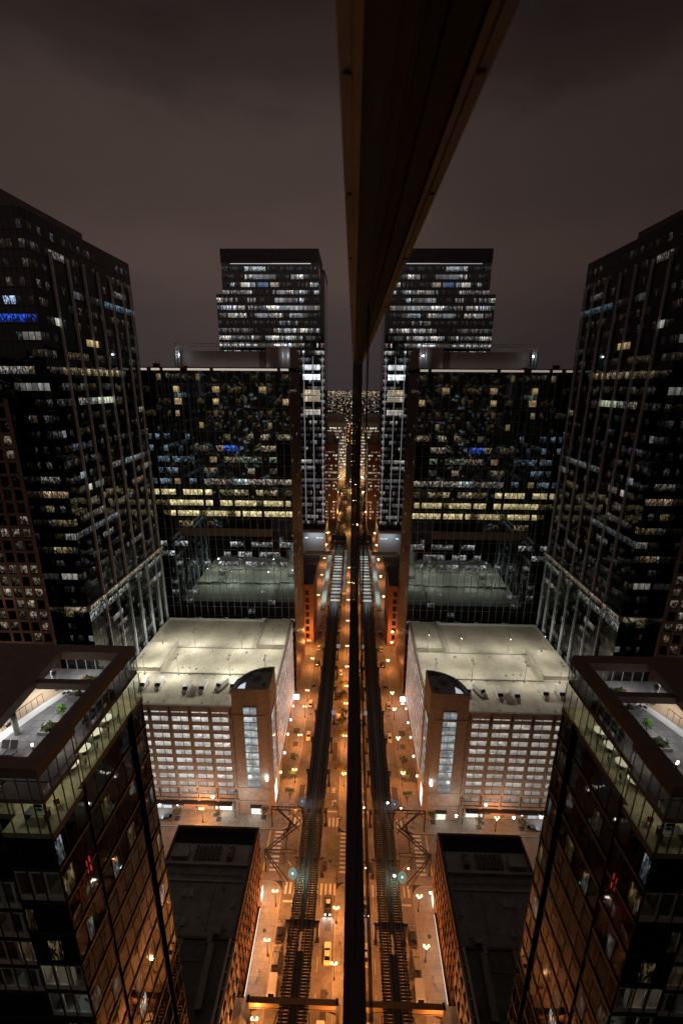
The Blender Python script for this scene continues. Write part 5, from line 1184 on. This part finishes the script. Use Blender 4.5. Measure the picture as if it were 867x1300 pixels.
for k, (x, y, h) in enumerate(((-2.6,146,6.2),(-2.7,151.5,6.8),(-2.5,156.5,6.4),(-2.6,164.5,7.0),(-2.7,168.5,6.2),(-2.4,175,6.5),(-2.3,128.5,5.6))):
    tree(x, y, h, 'small street tree in the lit row on the right pavement, %s past the crossing' % ('second','third','fourth','fifth','sixth','seventh','first')[k], 'trees on the right pavement', col='yleaf')
for k, (x, y, h) in enumerate(((-20.4,118.4,5.2),(-20.6,126.8,5),(-20.8,133.5,4.6),(-28.2,111.6,4.4),(-43,110.4,4.3),(-57,110.3,4.2))):
    tree(x, y, h, ('sparse tree on the left pavement at the garage corner','sparse tree on the left pavement, second past the crossing','sparse tree on the left pavement, third past the crossing','small tree on the plaza in front of the rounded tower','small tree on the plaza before the green-signed shop','small tree on the plaza near the wall lanterns')[k], 'sparse trees around the garage', lv=26)
for k, (x, y) in enumerate(((-28.2,111.6),(-43,110.4),(-57,110.3))):
    t = thing('tree_pit', 'square dark tree grate under the plaza tree, %s from the street corner' % ('first','second','third')[k], 'tree grate', (x,y,.14)); b = MB(); b.box(x-.8,x-.2,y-.8,y+.8,.145,.17); b.box(x+.2,x+.8,y-.8,y+.8,.145,.17); b.box(x-.199,x+.199,y-.8,y-.2,.145,.17); b.box(x-.199,x+.199,y+.2,y+.8,.145,.17); b.build('grate', M['steel'], t)
# traffic signals
def signal(x, y, a, lab):
    t = thing('traffic_signal', lab, 'traffic light', (x,y,.14), 'traffic signals at the crossing'); b = MB(); b.cyl((x,y,.14),(x,y,4.6),.1,.08,8); b.build('post', M['steel'], t)
    b = MB(); b.obox((x,y,4.0),.18,.2,.5,a); hd = b.build('signal_head', M['black'], t)
    b = MB(); b.cyl((x,y,4.6),(x,y,8.4),.08,.06,8); sx = 1 if x < -10 else -1; b.bar((x,y,8.35),(x+sx*2.0,y,8.6),.09); b.build('added_lamp_arm', M['steel'], t); b = MB(); b.obox((x+sx*2.2,y,8.6),.4,.16,.08); b.build('lamp_head', M['mull'], t); lamp('bulb','POINT',(x+sx*2.2,y,8.3),2300,(1,.35,.09),t,.2)  # mast-arm luminaire added to the signal post to brighten the crossing
    b = MB(); b.ball((x+.22*math.sin(a),y-.22*math.cos(a),3.7),.1,8,6); b.build('lens', emit('signal light', (1,.12,.05), 7), hd)
signal(-3.0,109.4,0,'traffic signal on the far right corner of the crossing'); signal(-19.2,109.6,0,'traffic signal on the far left corner by the garage'); signal(-3.0,91,PI,'traffic signal on the near right corner of the crossing'); signal(-19.4,91.2,PI,'traffic signal on the near left corner by the brick block')
t = thing('utility_pole', 'tall thin pole on the plaza beside the garage entrance', 'pole', (-37.6,111.2,.14)); b = MB(); b.cyl((-37.6,111.2,.14),(-37.6,111.2,11.5),.13,.08,8); b.build('post', M['steel'], t); b = MB(); b.bar((-37.6,111.2,11.2),(-36.2,111.2,11.5),.1); b.build('arm', M['steel'], t)

# ================================================================== people on the far right corner
def person(x, y, a, label, coat, legs, stride=.2):
    V = [(0,0,.92),(0,0,1.15),(0,0,1.40),(0,.01,1.52),(0,.02,1.62),(0,.03,1.74),
         (.1,0,.88),(.11,stride*.55,.5),(.11,stride*.5,.09),(.11,stride*.5+.16,.05),
         (-.1,0,.88),(-.11,-stride*.35,.5),(-.11,-stride*.9,.1),(-.11,-stride*.9+.15,.05),
         (.19,0,1.40),(.24,-.08,1.14),(.24,.02,.90),(.24,.06,.80),(-.19,0,1.40),(-.24,.08,1.14),(-.24,.16,.92),(-.24,.2,.82)]
    E = [(0,1),(1,2),(2,3),(3,4),(4,5),(0,6),(6,7),(7,8),(8,9),(0,10),(10,11),(11,12),(12,13),(2,14),(14,15),(15,16),(16,17),(2,18),(18,19),(19,20),(20,21)]
    r = [.15,.14,.15,.06,.10,.09,.10,.07,.05,.045,.10,.07,.05,.045,.075,.055,.045,.04,.075,.055,.045,.04]
    me = bpy.data.meshes.new('person'); me.from_pydata([Vector(v) for v in V], E, []); o = bpy.data.objects.new('person', me); COL.objects.link(o)
    o.modifiers.new('skin', 'SKIN'); o.modifiers.new('sub', 'SUBSURF').levels = 1; o.modifiers['sub'].render_levels = 1
    for i, q in enumerate(me.skin_vertices[0].data): q.radius = (r[i], r[i]*.85); q.use_root = (i == 0)
    me.materials.append(coat); o.location = (x,y,.14); o.rotation_euler.z = a; tag(o, label, 'person'); o['_o'] = (0,0,0)
    b = MB(); b.ball((0,.02,1.75),.115,10,8); hr = b.build('hair', M['black'], o)
    b = MB(); b.ball((0,.075,1.69),.085,10,8,1.2); b.build('face', solid('skin', (.45,.28,.2), .6), o)
    return o
person(-2.6,110.6,.4,'person in a dark coat waiting at the far right corner of the crossing', solid('dark coat', (.03,.03,.035), .9), None)
person(-2.0,111.4,2.2,'person in a grey jacket standing behind the one in a dark coat', solid('grey jacket', (.14,.14,.15), .9), None, .05)
person(-21.4,110.8,-1.2,'person in a brown coat on the left corner under the garage sign', solid('brown coat', (.14,.09,.05), .9), None)
person(-21.2,71.0,3.0,'person in a pale jacket walking on the left pavement by the shop strip', solid('pale jacket', (.35,.33,.3), .9), None, .3)
person(-1.6,77.2,.1,'person in a red coat walking on the right pavement beside the taxi', solid('red coat', (.25,.03,.03), .9), None, .3)
person(-27.4,89.9,1.5,'person in dark clothes walking along the side pavement by the brick block', solid('navy clothes', (.03,.035,.06), .9), None, .3)

# ================================================================== the city beyond
def block(x0, x1, y0, y1, h, mat, label, wp, wc, bwid=4.0, fh=4.2, step=None):
    t = thing('distant_building', label, 'building', ((x0+x1)/2,(y0+y1)/2,0), 'buildings far down the street')
    b = MB(); b.box(x0,x1,y0,y1,0,h); b.build('wall', mat, t)
    if step: b = MB(); b.box(x0+step,x1-step,y0+step,y1-step,h,h+8); b.box(x0-.3,x1+.3,y0-.3,y1+.3,h-1.5,h-.4); b.build('roof', M['roof'], t)
    n = int((x1-x0)/bwid); wn = []
    if n: wn += wall_windows((x0,y0,0),(1,0,0),(0,-1,0),(x1-x0)/n,n,[3+fh*k for k in range(int((h-5)/fh))],fh*.55,lambda r,q: (mul(R.choice(wc),R.uniform(.15,1.0)),'city') if R.random() < wp else None, inset=.14, proud=.06)
    n2 = int((y1-y0)/bwid)
    side = x1 if x1 < 0 else x0; nx = 1 if x1 < 0 else -1
    wn += wall_windows((side,y0,0),(0,1,0),(nx,0,0),(y1-y0)/n2,n2,[3+fh*k for k in range(int((h-5)/fh))],fh*.55,lambda r,q: (mul(R.choice(wc),R.uniform(.15,1.0)),'city') if R.random() < wp*.8 else None, inset=.14, proud=.06)
    R.shuffle(wn); add_windows(t, wn, 24, bright_first=False)
warm3 = (WARM, (1,.85,.6), WHITE)
block(-62,-15.4,432,486,83,M['brick'],'dark brown block just past the tallest tower, left of the tracks',.30,((1,.72,.45),(1,.85,.65),WHITE),2.2,3.4,4)
block(-84,-10.5,640,700,88,M['paleconc'],'pale slab with bright upper rows in the gap by the window frame',.75,(mul(WHITE,1.6),(1.5,1.2,.9)),2.6,4.4,5)
block(-130,-30,780,830,62,M['stone'],'broad block with lit cornice far behind the pale slab',.35,warm3,4.5,4,7)
block(-52,-22,900,940,48,M['brick'],'low brick block far along the left of the street',.4,warm3,4,4)
block(2,50,420,480,40,M['brick'],'brick block on the right past the station',.3,warm3,4,4)
block(4,60,560,640,66,M['stone'],'tall stone block on the right far past the station',.3,warm3,4,4)
block(-190,-90,470,560,100,M['conc'],'wide concrete block hidden behind the tall tower',.3,warm3,5,4.2,6)
block(-260,-150,230,330,80,M['stone'],'stone block behind the black tower',.3,warm3,5,4.2,6)
# carpet of city lights out to the horizon
mb = MB(); blds = MB()
for k in range(2300):
    y = 900+R.random()**1.6*7600; x = R.uniform(-.42,.06)*y if R.random() < .35 else R.uniform(-.10,.01)*y
    if x > -14 and y < 1500: continue
    z = R.choice((4,6,8,8,12,18,26,36))*R.uniform(.6,1.2); s = (.5+y/2700)*R.uniform(.45,1.1)
    c = mul(R.choice(((1,.66,.32),(1,.66,.32),(1,.85,.62),(1,.95,.85),(1,.5,.2),(.8,.9,1))), R.choice((.15,.35,.8,1.5,3.0)))
    p = [(x-s,y,z-s*.6),(x+s,y,z-s*.6),(x+s,y,z+s*.6),(x-s,y,z+s*.6)]; mb.quad(*p, uv=[(.5,.5)]*4, col=c)
    q = [(x+s*1.01,y,z-s*.6),(x+s*1.01,y+s,z-s*.6),(x+s*1.01,y+s,z+s*.6),(x+s*1.01,y,z+s*.6)]; mb.quad(*q, uv=[(.5,.5)]*4, col=mul(c,.6))
CL = roommat('city lights', 1, 1, 0.0); o = mb.build('city_lights', CL); tag(o, 'countless small lamps and windows of the far city out to the horizon', 'city lights', kind='stuff')
for k in range(500):
    y = 950+R.random()**1.4*6500; x = R.uniform(-.40,.05)*y
    if abs(x+11) < 16+y*.004: continue
    w, d, h = R.uniform(10,30), R.uniform(10,40), R.uniform(5,26)*(1.6 if R.random() < .08 else 1); blds.box(x-w/2,x+w/2,y+4,y+4+d,0,h)
o = blds.build('distant_rooftops', M['conc']); tag(o, 'low dark roofs and walls of the far city under its lights', 'city roofs', kind='stuff')
# avenue lamps running to the vanishing point
mb = MB()
for k in range(46):
    y = 440+k*26+R.uniform(-9,9)
    for x in (-12.5,-2):
        if R.random() < .6: mb.ball((x+R.uniform(-2,2),y,R.uniform(5,9)),(.35+y/3200)*R.uniform(.6,1.3),6,4)
o = mb.build('avenue_lights', emit('sodium glow', (1,.5,.16), 4)); tag(o, 'two strings of orange lamps running down the far avenue', 'street lights', kind='stuff')
for k in range(7): lamp('avenue_bulb', 'POINT', (-11,430+60*k,12), 9000, SOD, o, 1.0) if False else None
for k in range(6):
    d = bpy.data.lights.new('avenue_bulb','POINT'); d.energy = 9000; d.color = (1,.48,.15); d.shadow_soft_size = .6; q = bpy.data.objects.new('avenue_bulb', d); COL.objects.link(q); q.parent = o; q.location = (-14 if k % 2 else -5, 405+45*k, 9)

for o in list(bpy.data.objects):
    if '_o' in o: del o['_o']
print('objects', len(bpy.data.objects), 'lights', len([o for o in S.objects if o.type == 'LIGHT']))
